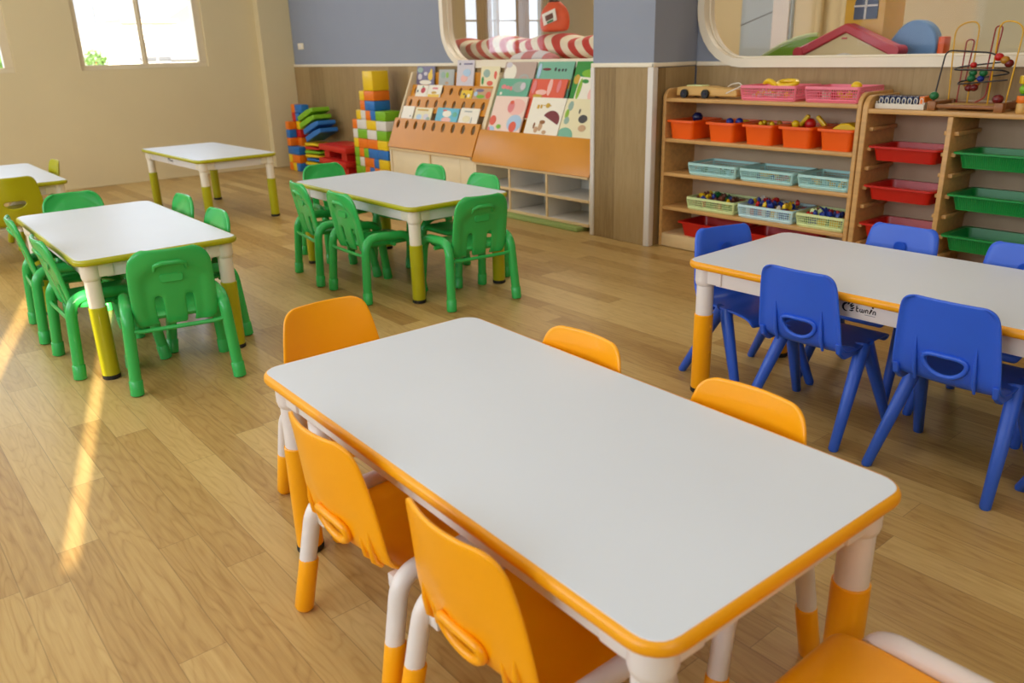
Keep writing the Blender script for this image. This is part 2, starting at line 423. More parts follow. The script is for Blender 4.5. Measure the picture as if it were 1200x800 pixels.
# counter, mattress and drawstring bag behind the book window
t = thing('storage_counter', 'low cream storage counter behind the glass carrying the striped bedding', 'counter', (-5.1, 4.45, 0))
MB().bx(-1.45, 1.25, -.27, .29, .06, 1.005).bx(-1.4, 1.2, -.22, .27, .001, .06).build('body', 'cream_board', t, bevel=.004)
MB().bx(-1.47, 1.27, -.29, .30, 1.006, 1.03, bev=.004).build('worktop', 'birch_pale', t)
for k in range(4): MB().bx(-1.43 + k * .67, -.80 + k * .67, -.288, -.271, .09, .98, bev=.003).build('door', 'cream_board', t)
b = MB(); rng = random.Random(3); lp = []
for i in range(25):
    x = -6.2 + i * 2.15 / 24; e = min(1, min(i, 24 - i) / 2.2 + .3); hh = (.185 + .022 * math.sin(i * .9) + .012 * math.sin(i * 2.3)) * (e if i < 20 else e)
    lp.append([(x, 4.44 + .20 * math.cos(a) * (1 if e > .9 else .92), 1.032 + hh / 2 + hh / 2 * math.copysign(abs(math.sin(a)) ** .7, math.sin(a))) for a in [2 * PI * k / 14 for k in range(14)]])
tag(b.loft(lp).build('bedding_roll', 'stripes', subsurf=1), 'red and white diagonally striped bedding rolled along the counter behind the glass', 'bedding')
b = MB(); lp = []
for i in range(9):
    x = -4.98 + i * .5 / 8; hh = .085 * math.sin(PI * (i + .6) / 9.2) ** .5
    lp.append([(x, 4.145 + .050 * math.cos(a), 1.033 + hh / 2 + .002 + hh / 2 * math.sin(a)) for a in [2 * PI * k / 12 for k in range(12)]])
M['stripes_pale'] = stripe_mat('pink_white_stripes', (206, 130, 130), (222, 214, 214), 6.0, math.radians(-45))
tag(b.loft(lp).build('cushion', 'stripes_pale', subsurf=1), 'small pale pink and white striped cushion in front of the bedding roll', 'cushion')
t = thing('drawstring_bag', 'orange drawstring bag standing on the striped bedding behind the glass', 'bag', (-4.86, 4.47, 1.240))
b = MB(); lp = []
for z, w, d in ((0, .12, .045), (.02, .15, .06), (.08, .158, .065), (.14, .145, .058), (.18, .11, .045), (.205, .07, .03), (.215, .06, .026)):
    lp.append([(w * math.cos(a), d * math.sin(a), z) for a in [2 * PI * k / 20 for k in range(20)]])
b.loft(lp).build('body', 'pack_orange', t, subsurf=1)
MB().box((.015, -.068, .105), (.15, .008, .085), rot=Euler((0, rad(-14), 0)), bev=.003).build('label_patch', 'paper', t)
MB().box((.02, -.073, .106), (.085, .004, .038), rot=Euler((0, rad(-14), 0))).build('label_print', 'toy_brown', t)
MB().box((.03, -.0735, .075), (.07, .003, .014), rot=Euler((0, rad(-14), 0))).build('label_stripe', 'toy_green', t)
MB().tube([(-.05, -.01, .212), (-.02, -.03, .222), (.02, -.03, .218), (.05, 0, .214), (0, .03, .222)], .006, 6, True).build('drawstring', 'wire_black', t)

# play house behind the wide window
t = thing('play_house', 'red-roofed plastic play house with a yellow tower behind the wide window', 'play house', (-2.55, 4.62, 0))
MB().prism([(-.25, .001), (.25, .001), (.25, 1.07), (0, 1.175), (-.25, 1.07)], -.03, .03).build('front_wall', 'house_beige', t, bevel=.006)
MB().prism([(-.30, 1.045), (-.30, 1.085), (0, 1.215), (.30, 1.085), (.30, 1.045), (.27, 1.04), (0, 1.165), (-.27, 1.04)], -.05, .05).build('roof_board', 'house_red', t, bevel=.008)
for s in (-1, 1): MB().tube([(s * .288, -.055, 1.062), (s * .288, .055, 1.062)], .032, 14).build('roof_boss', 'house_red', t)
MB().bx(.225, .262, -.02, .03, .001, 1.04, bev=.006).build('post', 'b_orange', t)
MB().box((-.01, -.034, 1.135), (.03, .006, .008)).build('plaque', 'house_red', t)
MB().tube([(-.11 + .22 * i / 10, -.034, 1.0 + .045 * math.sin(PI * i / 10)) for i in range(11)], .012, 8).build('door_arch', 'b_white', t)
tw = MB().bx(-.135, .11, .16, .40, .001, 1.62, bev=.012).build('tower', 'house_yellow', t)
pp = [(-.07, 1.235), (.07, 1.235)] + [(.07 * math.cos(a), 1.315 + .07 * math.sin(a)) for a in [PI * k / 10 for k in range(11)]]
wn = MB().prism(pp, .150, .159).build('arched_window', 'window_dark', tw)
MB().bx(-.006, .006, .144, .1495, 1.235, 1.385).bx(-.07, .07, .144, .1495, 1.302, 1.312).build('glazing_bar', 'b_white', wn)
t = thing('slide', 'green curved plastic slide rising towards the play house tower', 'slide', (-2.86, 4.85, 0))
def arcp(x0, x1, z0, z1, n=14): return [(x0 + (x1 - x0) * math.sin(PI / 2 * i / n) ** 1.0 * 1.0, z0 + (z1 - z0) * (1 - math.cos(PI / 2 * i / n)) ** .0 * math.sin(PI / 2 * i / n)) for i in range(n + 1)]
side = [(-.62, .001)] + [(-.62 + .62 * i / 14, .86 + .29 * math.sin(PI / 2 * i / 14)) for i in range(15)] + [(0, .001)]
MB().prism(side, -.05, -.02).prism(side, .30, .33).build('side_panel', 'slide_green', t, smooth=50, bevel=.006)
MB().tube([(-.62 + .62 * i / 14, -.035, .87 + .29 * math.sin(PI / 2 * i / 14)) for i in range(15)], .014, 8).build('edge_roll', 'basket_lime', t)
sd = [(-.60, .70)] + [(-.60 + .58 * i / 14, .72 + .28 * math.sin(PI / 2 * i / 14)) for i in range(15)] + [(-.02, .98), (-.02, .7)]
MB().prism(sd, -.018, .298).build('chute', 'slide_green', t, smooth=50)
MB().tube([(-.30 + .30 * i / 10, -.075, .95 + .105 * math.sin(PI / 2 * i / 10)) for i in range(11)], .02, 8).build('handrail', 'slide_green', t)
t = thing('yellow_play_board', 'yellow curved play panel between the green slide and the tower', 'play panel', (-2.80, 5.30, 0))
MB().prism([(-.25, .001)] + [(-.25 + .30 * i / 12, 1.03 + .22 * math.sin(PI / 2 * i / 12)) for i in range(13)] + [(.05, .001)], -.03, .03).build('panel', 'house_yellow', t, smooth=50, bevel=.006)
MB().prism([(-.20, .72), (-.08, .72)] + [(-.14 + .06 * math.cos(a), .9 + .06 * math.sin(a)) for a in [PI * k / 8 for k in range(9)]], -.036, -.031).build('inset', 'house_red', t)
t = thing('blue_play_board', 'blue round-topped play panel with an orange post beside the play house', 'play panel', (-2.245, 4.80, 0))
MB().prism([(-.14, .001), (.125, .001)] + [(.125 * math.cos(a) + .0, 1.085 + .135 * math.sin(a)) for a in [PI * k / 14 for k in range(12)]] + [(-.14, 1.11)], -.04, .04).build('panel', 'panel_blue', t, smooth=50, bevel=.01)
MB().bx(.135, .17, -.05, .03, .001, 1.13, bev=.008).build('post', 'bin_orange', t)

# ------------------------------------------------------------------ tables
def logo(parent, x, y, z, s):
    """hand-shaped mark with the lettering 'twnin' on the apron"""
    b = MB()
    def seg(pts, r): b.tube([(x + px * s, y, z + pz * s) for px, pz in pts], [q * s for q in r], 6, flat=1)
    seg([(-.98 + .40 * math.cos(a), -.02 + .40 * math.sin(a)) for a in [PI * (.42 + 1.15 * k / 8) for k in range(9)]], [.03, .07, .10, .11, .11, .10, .08, .06, .03])
    seg([(-.92, .22), (-.82, .34), (-.76, .60)], [.03, .09, .07])
    seg([(-.72, .16), (-.58, .26), (-.40, .50)], [.03, .09, .05]); seg([(-.66, .02), (-.50, .12), (-.28, .32)], [.03, .09, .05]); seg([(-.60, -.14), (-.42, -.08), (-.22, .08)], [.03, .09, .05]); seg([(-.70, -.30), (-.48, -.30), (-.28, -.22)], [.03, .08, .05])
    for v in b.bm.verts: v.co.y = y + max(-.0006, min(.0006, (v.co.y - y) * .1))
    b.build('hand_mark', 'logo_black', parent)
    b = MB()
    def st(pts, r=.05): b.tube([(x + px * s, y, z + pz * s) for px, pz in pts], r * s, 6)
    st([(.0, .30), (.0, -.18), (.05, -.25), (.22, -.25)]); st([(.0, .06), (.2, .06)])
    st([(.36, .06), (.36, -.2), (.42, -.25), (.52, -.25), (.56, -.2), (.56, .06)]); st([(.56, -.2), (.62, -.25), (.70, -.25), (.75, -.2), (.75, .06)])
    st([(.92, -.25), (.92, .02), (.98, .07), (1.08, .07), (1.14, .02), (1.14, -.25)])
    st([(1.66, -.25), (1.66, .02), (1.72, .07), (1.82, .07), (1.88, .02), (1.88, -.25)])
    b.tube([(x + px * s, y, z + pz * s) for px, pz in [(1.30, -.27), (1.50, .20)]], [.05 * s, .10 * s], 8)
    b.ball((x + 1.58 * s, y, z + .42 * s), .11 * s, 0, (1, .01, 1))
    for v in b.bm.verts: v.co.y = y + max(-.0006, min(.0006, (v.co.y - y) * .1))
    b.build('lettering', 'logo_black', parent)
    MB().bx(x + .85 * s, x + 1.9 * s, y - .0004, y + .0004, z - .46 * s, z - .41 * s).build('small_print', 'logo_grey', parent)

TH = .465
def table(name, label, loc, rot, edge, leg, L=1.2, S=.6, logo_at=None, white='plastic_cream', sleeve_top=.28):
    t = thing(name, label, 'table', loc, (0, 0, rot))
    top = MB()
    lo = [rrect(L - 2 * i, S - 2 * i, max(.05 - i, .03), 6) for i in (.010, .0075)]
    top.loft([[(a, b_, TH - .024) for a, b_ in lo[0]], [(a, b_, TH - .001) for a, b_ in lo[0]], [(a, b_, TH) for a, b_ in rrect(L - .022, S - .022, .04, 6)]])
    tt = top.build('tabletop', 'table_white', t, smooth=30)
    eb = MB(); n = 8; loops = []
    for k in range(n + 1):
        a = -PI / 2 + PI * k / n; e = .0085 * math.cos(a); zz = TH - .0125 + .0118 * math.sin(a)
        loops.append([(p, q, zz) for p, q in rrect(L - .018 + 2 * e, S - .018 + 2 * e, .046 + e, 6)])
    loops.append([(p, q, TH - .0005) for p, q in rrect(L - .0205, S - .0205, .044, 6)])
    eb.loft(loops, cap=(True, False)).build('edge_band', edge, tt, smooth=60)
    ax, ay = L / 2 - .055, S / 2 - .055
    for s in (-1, 1):
        MB().bx(-ax + .05, ax - .05, s * (ay + .008) - .009, s * (ay + .008) + .009, TH - .078, TH - .0245, bev=.003).build('apron_rail', 'plastic_white', t)
        MB().bx(s * (ax + .008) - .009, s * (ax + .008) + .009, -ay + .05, ay - .05, TH - .078, TH - .0245, bev=.003).build('apron_rail', 'plastic_white', t)
    for sx in (-1, 1):
        for sy in (-1, 1):
            c = (sx * ax, sy * ay)
            b = MB()
            b.lathe([(.028, .02), (.028, TH - .085), (.031, TH - .082), (.034, TH - .07), (.034, TH - .0245)], (*c, 0), 20)
            b.bx(*sorted((c[0], c[0] - sx * .075)), *sorted((c[1] + sy * .024, c[1] - sy * .004)), TH - .074, TH - .0245, bev=.004)
            b.bx(*sorted((c[0] + sx * .024, c[0] - sx * .004)), *sorted((c[1], c[1] - sy * .075)), TH - .074, TH - .0245, bev=.004)
            lg = b.build('leg', white, t)
            MB().lathe([(.0, .012), (.0315, .012), (.0315, sleeve_top - .002), (.030, sleeve_top), (.0285, sleeve_top), ], (*c, 0), 24).build('leg_sleeve', leg, lg)
            MB().lathe([(.0, 0), (.030, 0), (.0325, .003), (.0325, .016), (.030, .018), (0, .018)], (*c, 0), 20).build('foot', 'black_rubber', lg)
            for zz in (sleeve_top - .04, sleeve_top - .13):
                MB().tube([(c[0] - sx * .031, c[1], zz), (c[0] - sx * .0335, c[1], zz)], .005, 8).build('lock_screw', leg, lg)
    if logo_at: logo(t, logo_at[0], -(ay + .008) - .0098, TH - .0475, logo_at[1])
    return t
TA = table('activity_table', 'large white table with orange edge and orange-footed legs, nearest the viewer', (-1.072, .907, 0), rad(-1.3), 'orange_edge', 'orange', white='plastic_white')
table('activity_table', 'white table with orange edge among the blue chairs, bearing the black hand logo', (-1.041, 2.375, 0), rad(.9), 'orange_edge', 'orange', logo_at=(-.020, .029), white='plastic_white')
table('activity_table', 'white table with lime edge and six green chairs in front of the bookcases', (-3.696, 2.251, 0), 0, 'lime', 'lime')
table('activity_table', 'white table with lime edge and six green chairs beside the sunlit floor strips', (-3.707, .874, 0), rad(-.6), 'lime', 'lime')
table('activity_table', 'white table with lime edge standing alone without chairs near the window wall', (-6.321, 2.207, 0), rad(1.4), 'lime', 'lime', logo_at=(-.04, .030))
table('activity_table', 'white table with lime edge partly out of frame among the lime chairs', (-6.05, .765, 0), 0, 'lime', 'lime')

# ------------------------------------------------------------------ chairs
def kid(a, b_, c, n=28):
    """kidney outline, ends turned up"""
    out = []
    for k in range(n):
        t = 2 * PI * k / n; x = a * math.copysign(abs(math.cos(t)) ** .8, math.cos(t)); out.append((x, b_ * math.sin(t) + c * ((x / a) ** 2 - .4)))
    return out
def shell(rows, us, hole=None, flange=0.0):
    """rows: (y, z, half width, curl_y, curl_z). hole: (r0, r1, c0, c1, zc, a, b, c) opened and pulled to a kidney"""
    b = MB(); G = []
    for (y, z, hw, cy, cz) in rows:
        G.append([b.bm.verts.new((u * hw, y + cy * u * u - (flange if abs(u) > .99 and cz == 0 else 0), z + cz * u * u)) for u in us])
    skip = set()
    if hole:
        r0, r1, c0, c1, zc, a, bb, cc = hole
        for r in range(r0, r1):
            for c in range(c0, c1): skip.add((r, c))
        cu = (c0 + c1) / 2; ru = (r0 + r1) / 2
        for r in range(r0, r1 + 1):
            for c in range(c0, c1 + 1):
                if r in (r0, r1) or c in (c0, c1):
                    ang = math.atan2((r - ru) / ((r1 - r0) / 2), (c - cu) / ((c1 - c0) / 2))
                    x = a * math.cos(ang); z = zc + bb * math.sin(ang) + cc * ((x / a) ** 2 - .4)
                    v = G[r][c]
                    # slide along the back's slope
                    (ya, za), (yb, zb) = rows[r0][:2], rows[r1][:2]
                    v.co.x = x; v.co.y += (z - v.co.z) * (yb - ya) / (zb - za); v.co.z = z
    for r in range(len(rows) - 1):
        for c in range(len(us) - 1):
            if (r, c) not in skip: b.bm.faces.new((G[r][c], G[r][c + 1], G[r + 1][c + 1], G[r + 1][c]))
    for v in [v for v in b.bm.verts if not v.link_faces]: b.bm.verts.remove(v)
    return b
US = [-1, -.9, -.68, -.45, -.22, 0, .22, .45, .68, .9, 1]

def orange_chair(label, shell_m, tube_m, cap_m, name='child_chair', plain=False):
    t = thing(name, label, 'chair')
    rows = [(.165, .214, .130, 0, .001), (.166, .231, .142, 0, .002), (.150, .242, .146, -.008, .003), (.09, .244, .148, 0, .004), (.02, .240, .148, 0, .005), (-.05, .238, .148, 0, .006), (-.095, .241, .149, .01, .004),
            (-.124, .254, .150, .016, .002), (-.138, .270, .151, .020, 0), (-.146, .296, .151, .022, 0), (-.153, .324, .150, .025, 0), (-.163, .38, .143, .028, 0), (-.171, .432, .134, .028, 0), (-.178, .474, .125, .026, 0), (-.182, .496, .112, .022, 0), (-.183, .506, .086, .014, 0)]
    zc, a, bb, cc = .297, .048, .019, .009
    if plain:
        rows[7:] = [(-.130, .262, .150, .018, 0), (-.150, .335, .150, .022, 0), (-.158, .372, .148, .024, 0), (-.165, .409, .145, .026, 0), (-.172, .452, .138, .027, 0), (-.178, .492, .130, .026, 0), (-.182, .516, .117, .022, 0), (-.183, .526, .09, .014, 0)]
        zc, a, bb, cc = .372, .060, .018, .012
    sh = shell(rows, US, (8, 10, 3, 7, zc, a, bb, cc)).build('seat_shell', shell_m, t, solid=.009, subsurf=2)
    K = kid(a + .006, bb + .006, cc)
    if not plain: MB().tube([(x, -.146 - z * .26 + .022 * (x / .15) ** 2 - .006, zc + z) for x, z in K], .0085, 8, True).build('handle_rim', shell_m, sh, smooth=80)
    for x in (() if plain else (.088, .116, -.088, -.116)):
        MB().tube([(x, -.118, .250), (x, -.132, .268), (x, -.138, .300), (x, -.140, .345)], [.005, .008, .007, .002], 8).build('rib', shell_m, sh, smooth=80)
    for s in (-1, 1):
        p = fillet([(s * .178, -.160, .012), (s * .166, -.112, .254), (s * .164, .108, .254), (s * .178, .160, .012)], .045, 8)
        MB().tube(p, .0180, 16).build('side_frame', tube_m, t, smooth=80)
        for yy in (-1, 1):
            d = Vector((s * .166 - s * .178, yy * (.112 - .160), .242)).normalized(); p0 = Vector((s * .178, yy * .160, 0))
            MB().tube([p0 + d * q for q in (.001, .004, .012, .126, .129)], [.009, .0155, .0205, .0205, .0185], 16).build('foot_cap', cap_m, t, smooth=60)
    MB().tube([(-.158, -.06, .226), (.158, -.06, .226)], .011, 10).tube([(-.158, .09, .226), (.158, .09, .226)], .011, 10).build('crossbar', tube_m, t)
    for s in (-1, 1): MB().box((s * .140, -.100, .224), (.028, .03, .03), bev=.003).build('bracket', tube_m, t)
    return t

def blue_chair(label, m='blue'):
    t = thing('child_chair', label, 'chair')
    rows = [(.160, .250, .120, 0, .001), (.163, .268, .132, 0, .002), (.150, .278, .135, -.006, .003), (.09, .280, .136, 0, .004), (.02, .276, .136, 0, .005), (-.05, .274, .136, 0, .006), (-.095, .276, .137, .006, .004),
            (-.122, .290, .137, .008, .002), (-.134, .308, .136, .010, 0), (-.142, .345, .134, .011, 0), (-.149, .382, .131, .012, 0), (-.157, .42, .127, .012, 0), (-.163, .455, .124, .012, 0), (-.169, .490, .120, .011, 0), (-.172, .509, .111, .009, 0), (-.173, .518, .09, .006, 0)]
    zc, a, bb, cc = .344, .050, .025, .012
    sh = shell(rows, US, (8, 10, 3, 7, zc, a, bb, cc), flange=.014).build('seat_shell', m, t, solid=.009, subsurf=2)
    K = kid(a + .004, bb + .004, cc)
    MB().tube([(x, -.142 - z * .20 - .004 + .011 * (x / .134) ** 2, zc + z) for x, z in K], .0065, 8, True).build('handle_rim', m, sh, smooth=80)
    for x in (-.074, .074): MB().tube([(x, -.126, .282), (x, -.142, .315), (x, -.149, .36), (x, -.154, .41)], [.004, .006, .005, .001], 8).build('rib', m, sh, smooth=80)
    MB().lathe([(.020, 0), (.022, .002), (.018, .003), (.013, .001), (.0, .001)], (0, -.152, .445), 24, rot=Euler((rad(-100), 0, 0))).build('medallion', m, sh, smooth=60)
    for sx in (-1, 1):
        for sy in (-1, 1):
            p = [Vector((sx * .124, sy * .010 + .02, .280)), Vector((sx * .128, sy * .022 + .018, .255)), Vector((sx * .157, sy * .156, .004)), Vector((sx * .157, sy * .156, 0))]
            MB().tube(p, [.022, .021, .0145, .012], 10).build('leg', m, t, smooth=70)
        MB().prism([(-.142, .318), (-.05, .288), (-.03, .262), (-.10, .262), (-.132, .285)], sx * .116, sx * .133, plane='yz').build('gusset', m, sh, bevel=.004)
    return t

def green_chair(label, m='green'):
    t = thing('child_chair', label, 'chair')
    # backrest with a thick border, recessed centre and two slots open at the bottom
    us = [-1, -.93, -.78, -.66, -.45, -.27, -.14, .14, .27, .45, .66, .78, .93, 1]
    rr = [(-.131, .234, .120), (-.136, .242, .136), (-.142, .272, .141), (-.149, .305, .142), (-.156, .345, .142), (-.159, .362, .142), (-.167, .405, .141), (-.172, .432, .140), (-.177, .456, .138), (-.182, .482, .131), (-.186, .505, .112), (-.188, .518, .080)]
    b = MB(); G = []
    for i, (y, z, hw) in enumerate(rr):
        row = []
        for u in us:
            au = abs(u); rec = 0
            if i <= 7: rec = .016 if au < .7 else (.004 if au < .8 else 0)
            if i == 8: rec = .010 if au < .45 else 0
            if i == 7 and au > .6: rec = 0
            row.append(b.bm.verts.new((u * hw, y + .016 * u * u + rec - (-.006 if au > .99 else 0), z)))
        G.append(row)
    for i in range(len(rr) - 1):
        for c in range(len(us) - 1):
            if c in (4, 8) and i < 4: continue
            b.bm.faces.new((G[i][c], G[i][c + 1], G[i + 1][c + 1], G[i + 1][c]))
    bk = b.build('backrest', m, t, solid=.014, subsurf=2)
    MB().tube([(-.054, -.166, .440), (-.050, -.177, .461), (-.03, -.182, .468), (.03, -.182, .468), (.050, -.177, .461), (.054, -.166, .440)], [.006, .009, .010, .010, .009, .006], 10).build('handle', m, bk, smooth=80)
    MB().loft([[(p, -.161, q) for p, q in rrect(.078, .030, .010, 4, (0, .410))], [(p, -.1585 - .0055, q) for p, q in rrect(.074, .026, .009, 4, (0, .410))]]).build('embossed_plate', m, bk, rot=(0, 0, 0))
    st = MB(); lp = []
    for z, i in ((.252, .02), (.256, .006), (.268, 0), (.276, .004), (.279, .014)):
        lp.append([(p, q, z) for p, q in rrect(.262 - 2 * i, .285 - 2 * i, .05 - i, 6, (0, .018))])
    st.loft(lp).build('seat', m, t, smooth=50)
    for s in (-1, 1):
        p = fillet([(s * .178, -.160, .004), (s * .162, -.138, .315), (s * .158, .118, .300), (s * .174, .158, .004)], .075, 9)
        MB().tube(p, .0205, 16).build('side_frame', m, t, smooth=80)
        for yy, tx, ty, tz in ((-1, .162, .138, .315), (1, .158, .118, .300)):
            x0 = .178 if yy < 0 else .174; q0 = Vector((s * x0, yy * (.160 if yy < 0 else .158), 0)); d = (Vector((s * tx, yy * ty, tz)) - q0).normalized()
            MB().tube([q0 + d * q for q in (.0005, .004, .055, .058)], [.019, .0235, .0235, .021], 16).build('foot_sleeve', m, t, smooth=50)
    MB().tube([(-.166, -.147, .232), (-.12, -.150, .228), (.12, -.150, .228), (.166, -.147, .232)], .008, 8).build('stretcher', m, t)
    MB().tube([(-.158, .02, .262), (.158, .02, .262)], .010, 8).build('crossbar', m, t)
    return t

def place(proto, first, x, y, deg, label, group):
    loc = (x, y, 0); r = (0, 0, rad(deg))
    if first:
        proto.location = loc; proto.rotation_euler = r; proto['label'] = label; proto['group'] = group; return proto
    return dup(proto, label, loc, r, group)

oc = orange_chair('', 'orange', 'plastic_white', 'orange'); G1 = 'orange chairs round the nearest table'
for i, (x, y, d, l) in enumerate([
    (-1.240, .715, 0, 'orange chair seen from behind at the near long edge, farther of the two there'),
    (-.822, .708, -1, 'orange chair seen from behind at the near long edge, second from the end chair'),
    (-1.755, .92, -90, 'orange chair at the far short end of the nearest table, inner back showing'),
    (-1.255, 1.075, 180, 'orange chair across the nearest table, only the top of its back showing, farther one'),
    (-.805, 1.078, 180, 'orange chair across the nearest table, back top beside the blue chairs, nearer one'),
    (-.335, .912, 90, 'orange chair at the bottom corner with its seat and white tube arm showing')]):
    place(oc, i == 0, x, y, d, l, G1)
bc = blue_chair(''); G2 = 'blue chairs round the orange-edged table'
for i, (x, y, d, l) in enumerate([
    (-1.200, 2.205, 0, 'blue chair seen from behind just left of the black hand logo'),
    (-.780, 2.195, 0, 'blue chair seen from behind right of the black hand logo, nearest of the blue'),
    (-1.55, 2.335, -106, 'blue chair at the short end of its table next to the plank-sided shelf'),
    (-1.265, 2.628, 180, 'blue chair on the far side of its table in front of the red trays'),
    (-.86, 2.60, 180, 'blue chair on the far side of its table in front of the green trays'),
    (-.445, 2.36, 90, 'blue chair mostly out of frame, one foot showing at the right edge')]):
    place(bc, i == 0, x, y, d, l, G2)
gc = green_chair(''); G3 = 'green chairs round the table by the bookcases'; G4 = 'green chairs round the table by the sunlit floor'
for i, (x, y, d, l, g) in enumerate([
    (-3.90, 1.975, -8, 'green chair on the near side of the bookcase table, left one of that side', G3),
    (-3.465, 1.968, -1, 'green chair on the near side of the bookcase table, beside its front leg', G3),
    (-3.055, 2.225, 83, 'green chair seen from behind at the near short end of the bookcase table', G3),
    (-4.305, 2.235, -90, 'green chair at the far end of the bookcase table, before the red slabs', G3),
    (-3.92, 2.475, 184, 'green chair across the bookcase table in front of the perforated bookcase', G3),
    (-3.39, 2.44, 180, 'green chair across the bookcase table in front of the open cubbies', G3),
    (-3.945, .690, -4, 'green chair on the sunny side of its table, farther one with sunlit leg', G4),
    (-3.405, .688, 0, 'green chair on the sunny near side of its table, beside the front table leg', G4),
    (-3.030, .850, 78, 'green chair seen squarely from behind with slotted back at the short table end', G4),
    (-4.335, .873, -90, 'green chair at the far short end of its table, behind the lime chair', G4),
    (-3.97, 1.075, 180, 'green chair across the sunny table, farther one below the lone lime-legged table', G4),
    (-3.455, 1.045, 180, 'green chair across the sunny table, nearer one by the front right table leg', G4)]):
    place(gc, i == 0, x, y, d, l, g)
lc = orange_chair('', 'lime', 'plastic_cream', 'lime', plain=True); G5 = 'lime chairs round the far left table'
for i, (x, y, d, l) in enumerate([
    (-5.50, .745, 90, 'lime chair seen from behind with a kidney-shaped handle hole at the left edge'),
    (-6.75, .765, -90, 'lime chair at the far end of the left-edge table, only its top showing'),
    (-6.05, .955, 180, 'lime chair seen edge-on past the corner of the left-edge table')]):
    place(lc, i == 0, x, y, d, l, G5)

# ------------------------------------------------------------------ open toy shelf
def side_panel(x0, x1, h, y0=3.69, y1=3.978, r=.06):
    p = [(y1, 0), (y1, h)] + [(y0 + r - r * math.sin(a), h - r + r * math.cos(a)) for a in [PI / 2 * k / 8 for k in range(9)]] + [(y0, 0)]
    return MB().prism(p, x0, x1, plane='yz')
t = thing('toy_shelf', 'open wooden toy shelf full of bins and baskets beside the pillar', 'shelf', (0, 0, 0))
side_panel(-3.115, -3.093, .898).build('side_panel', 'birch', t, bevel=.004)
side_panel(-1.962, -1.940, .898).build('side_panel', 'birch', t, bevel=.004)
SH = [.846, .626, .435, .240, .080]
for z in SH[:4]: MB().bx(-3.093, -1.962, 3.692, 3.966, z - .020, z, bev=.003).build('shelf_board', 'birch', t)
MB().bx(-3.093, -1.962, 3.700, 3.966, .060, .080).bx(-3.093, -1.962, 3.692, 3.712, .004, .079, bev=.003).build('plinth', 'birch_pale', t)
MB().bx(-3.093, -1.962, 3.966, 3.976, .01, .88).build('back_panel', 'shelf_back', t)
t = thing('tray_cabinet', 'wooden tray cabinet with red and green pull-out trays', 'cabinet', (0, 0, 0))
side_panel(-1.935, -1.908, .885).build('side_panel', 'birch', t, bevel=.004)
side_panel(-1.135, -1.108, .885).build('side_panel', 'birch', t, bevel=.004)
MB().bx(-1.908, -1.135, 3.692, 3.966, .808, .828, bev=.003).build('top_board', 'birch', t)
MB().bx(-1.908, -1.135, 3.700, 3.966, .06, .08).bx(-1.908, -1.135, 3.692, 3.712, .004, .079, bev=.003).build('plinth', 'birch', t)
MB().bx(-1.552, -1.530, 3.692, 3.966, .081, .807, bev=.003).build('divider', 'birch', t)
MB().bx(-1.908, -1.135, 3.966, 3.976, .01, .86).build('back_panel', 'shelf_back', t)
for x0, x1 in ((-1.908, -1.888), (-1.572, -1.552), (-1.530, -1.510), (-1.155, -1.135)):
    for k in range(8):
        z = .110 + k * .0895
        MB().bx(x0, x1, 3.72, 3.95, z - .009, z + .009, bev=.003).build('tray_runner', 'birch', t)

def tub(name, label, cat, m, loc, w0, d0, w1, d1, h, rim=.012, th=.004, ribs=0, group=None, rz=0, lip=.008):
    t = thing(name, label, cat, loc, (0, 0, rz), group)
    b = MB(); r = .022
    L = [(w0, d0, 0), (w1, d1, h - lip), (w1 + 2 * rim, d1 + 2 * rim, h - lip), (w1 + 2 * rim, d1 + 2 * rim, h), (w1 - 2 * th, d1 - 2 * th, h), (w0 - 2 * th, d0 - 2 * th, th)]
    b.loft([[(p, q, z) for p, q in rrect(w, d, r, 4)] for w, d, z in L])
    bd = b.build('body', m, t, smooth=40)
    if ribs:
        b = MB()
        for s in (-1,):
            for k in range(ribs):
                u = -.46 + .92 * k / (ribs - 1)
                for (wa, da, za), (wb, db, zb) in [((w0, d0, .006), (w1, d1, h - lip - .003))]:
                    b.tube([(u * wa, s * (da / 2 + .0006), za), (u * wb, s * (db / 2 + .0006), zb)], .0022, 4)
        b.build('ribs', m, bd)
    return t
bin_x = [-2.992, -2.725, -2.492, -2.276, -2.062]
bl = ['leftmost, with a dark ball on top', 'with two dark blue knobs showing', 'with small yellow and brown bits', 'with red and yellow pieces heaped up', 'rightmost, with a flat yellow piece']
for x, l in zip(bin_x, bl): tub('toy_bin', 'orange plastic bin on the second shelf, ' + l, 'bin', 'bin_orange', (x, 3.825, .6265), .150, .225, .168, .245, .102, rim=.013, lip=.012, group='orange bins on the toy shelf')
# trays
for z, nm in ((.5987, 'uppermost'), (.4197, 'middle'), (.2407, 'lowest')):
    tub('tray', 'red plastic tray on runners, %s of the red column' % nm, 'tray', 'tray_red', (-1.73, 3.822, z), .268, .205, .290, .225, .066, rim=.019, group='red trays')
    tub('tray', 'green ribbed plastic tray on runners, %s of the green column' % nm, 'tray', 'tray_green', (-1.3325, 3.822, z - .002), .300, .205, .325, .225, .068, rim=.019, ribs=34, group='green trays')
tub('tray', 'red plastic tray on the bottom shelf left of the blue chair back', 'tray', 'tray_red', (-2.79, 3.822, .0815), .330, .205, .360, .228, .082, rim=.015)
tub('tray', 'red plastic tray on the bottom shelf right of the blue chair back', 'tray', 'tray_red', (-2.375, 3.822, .0815), .330, .205, .360, .228, .082, rim=.015)

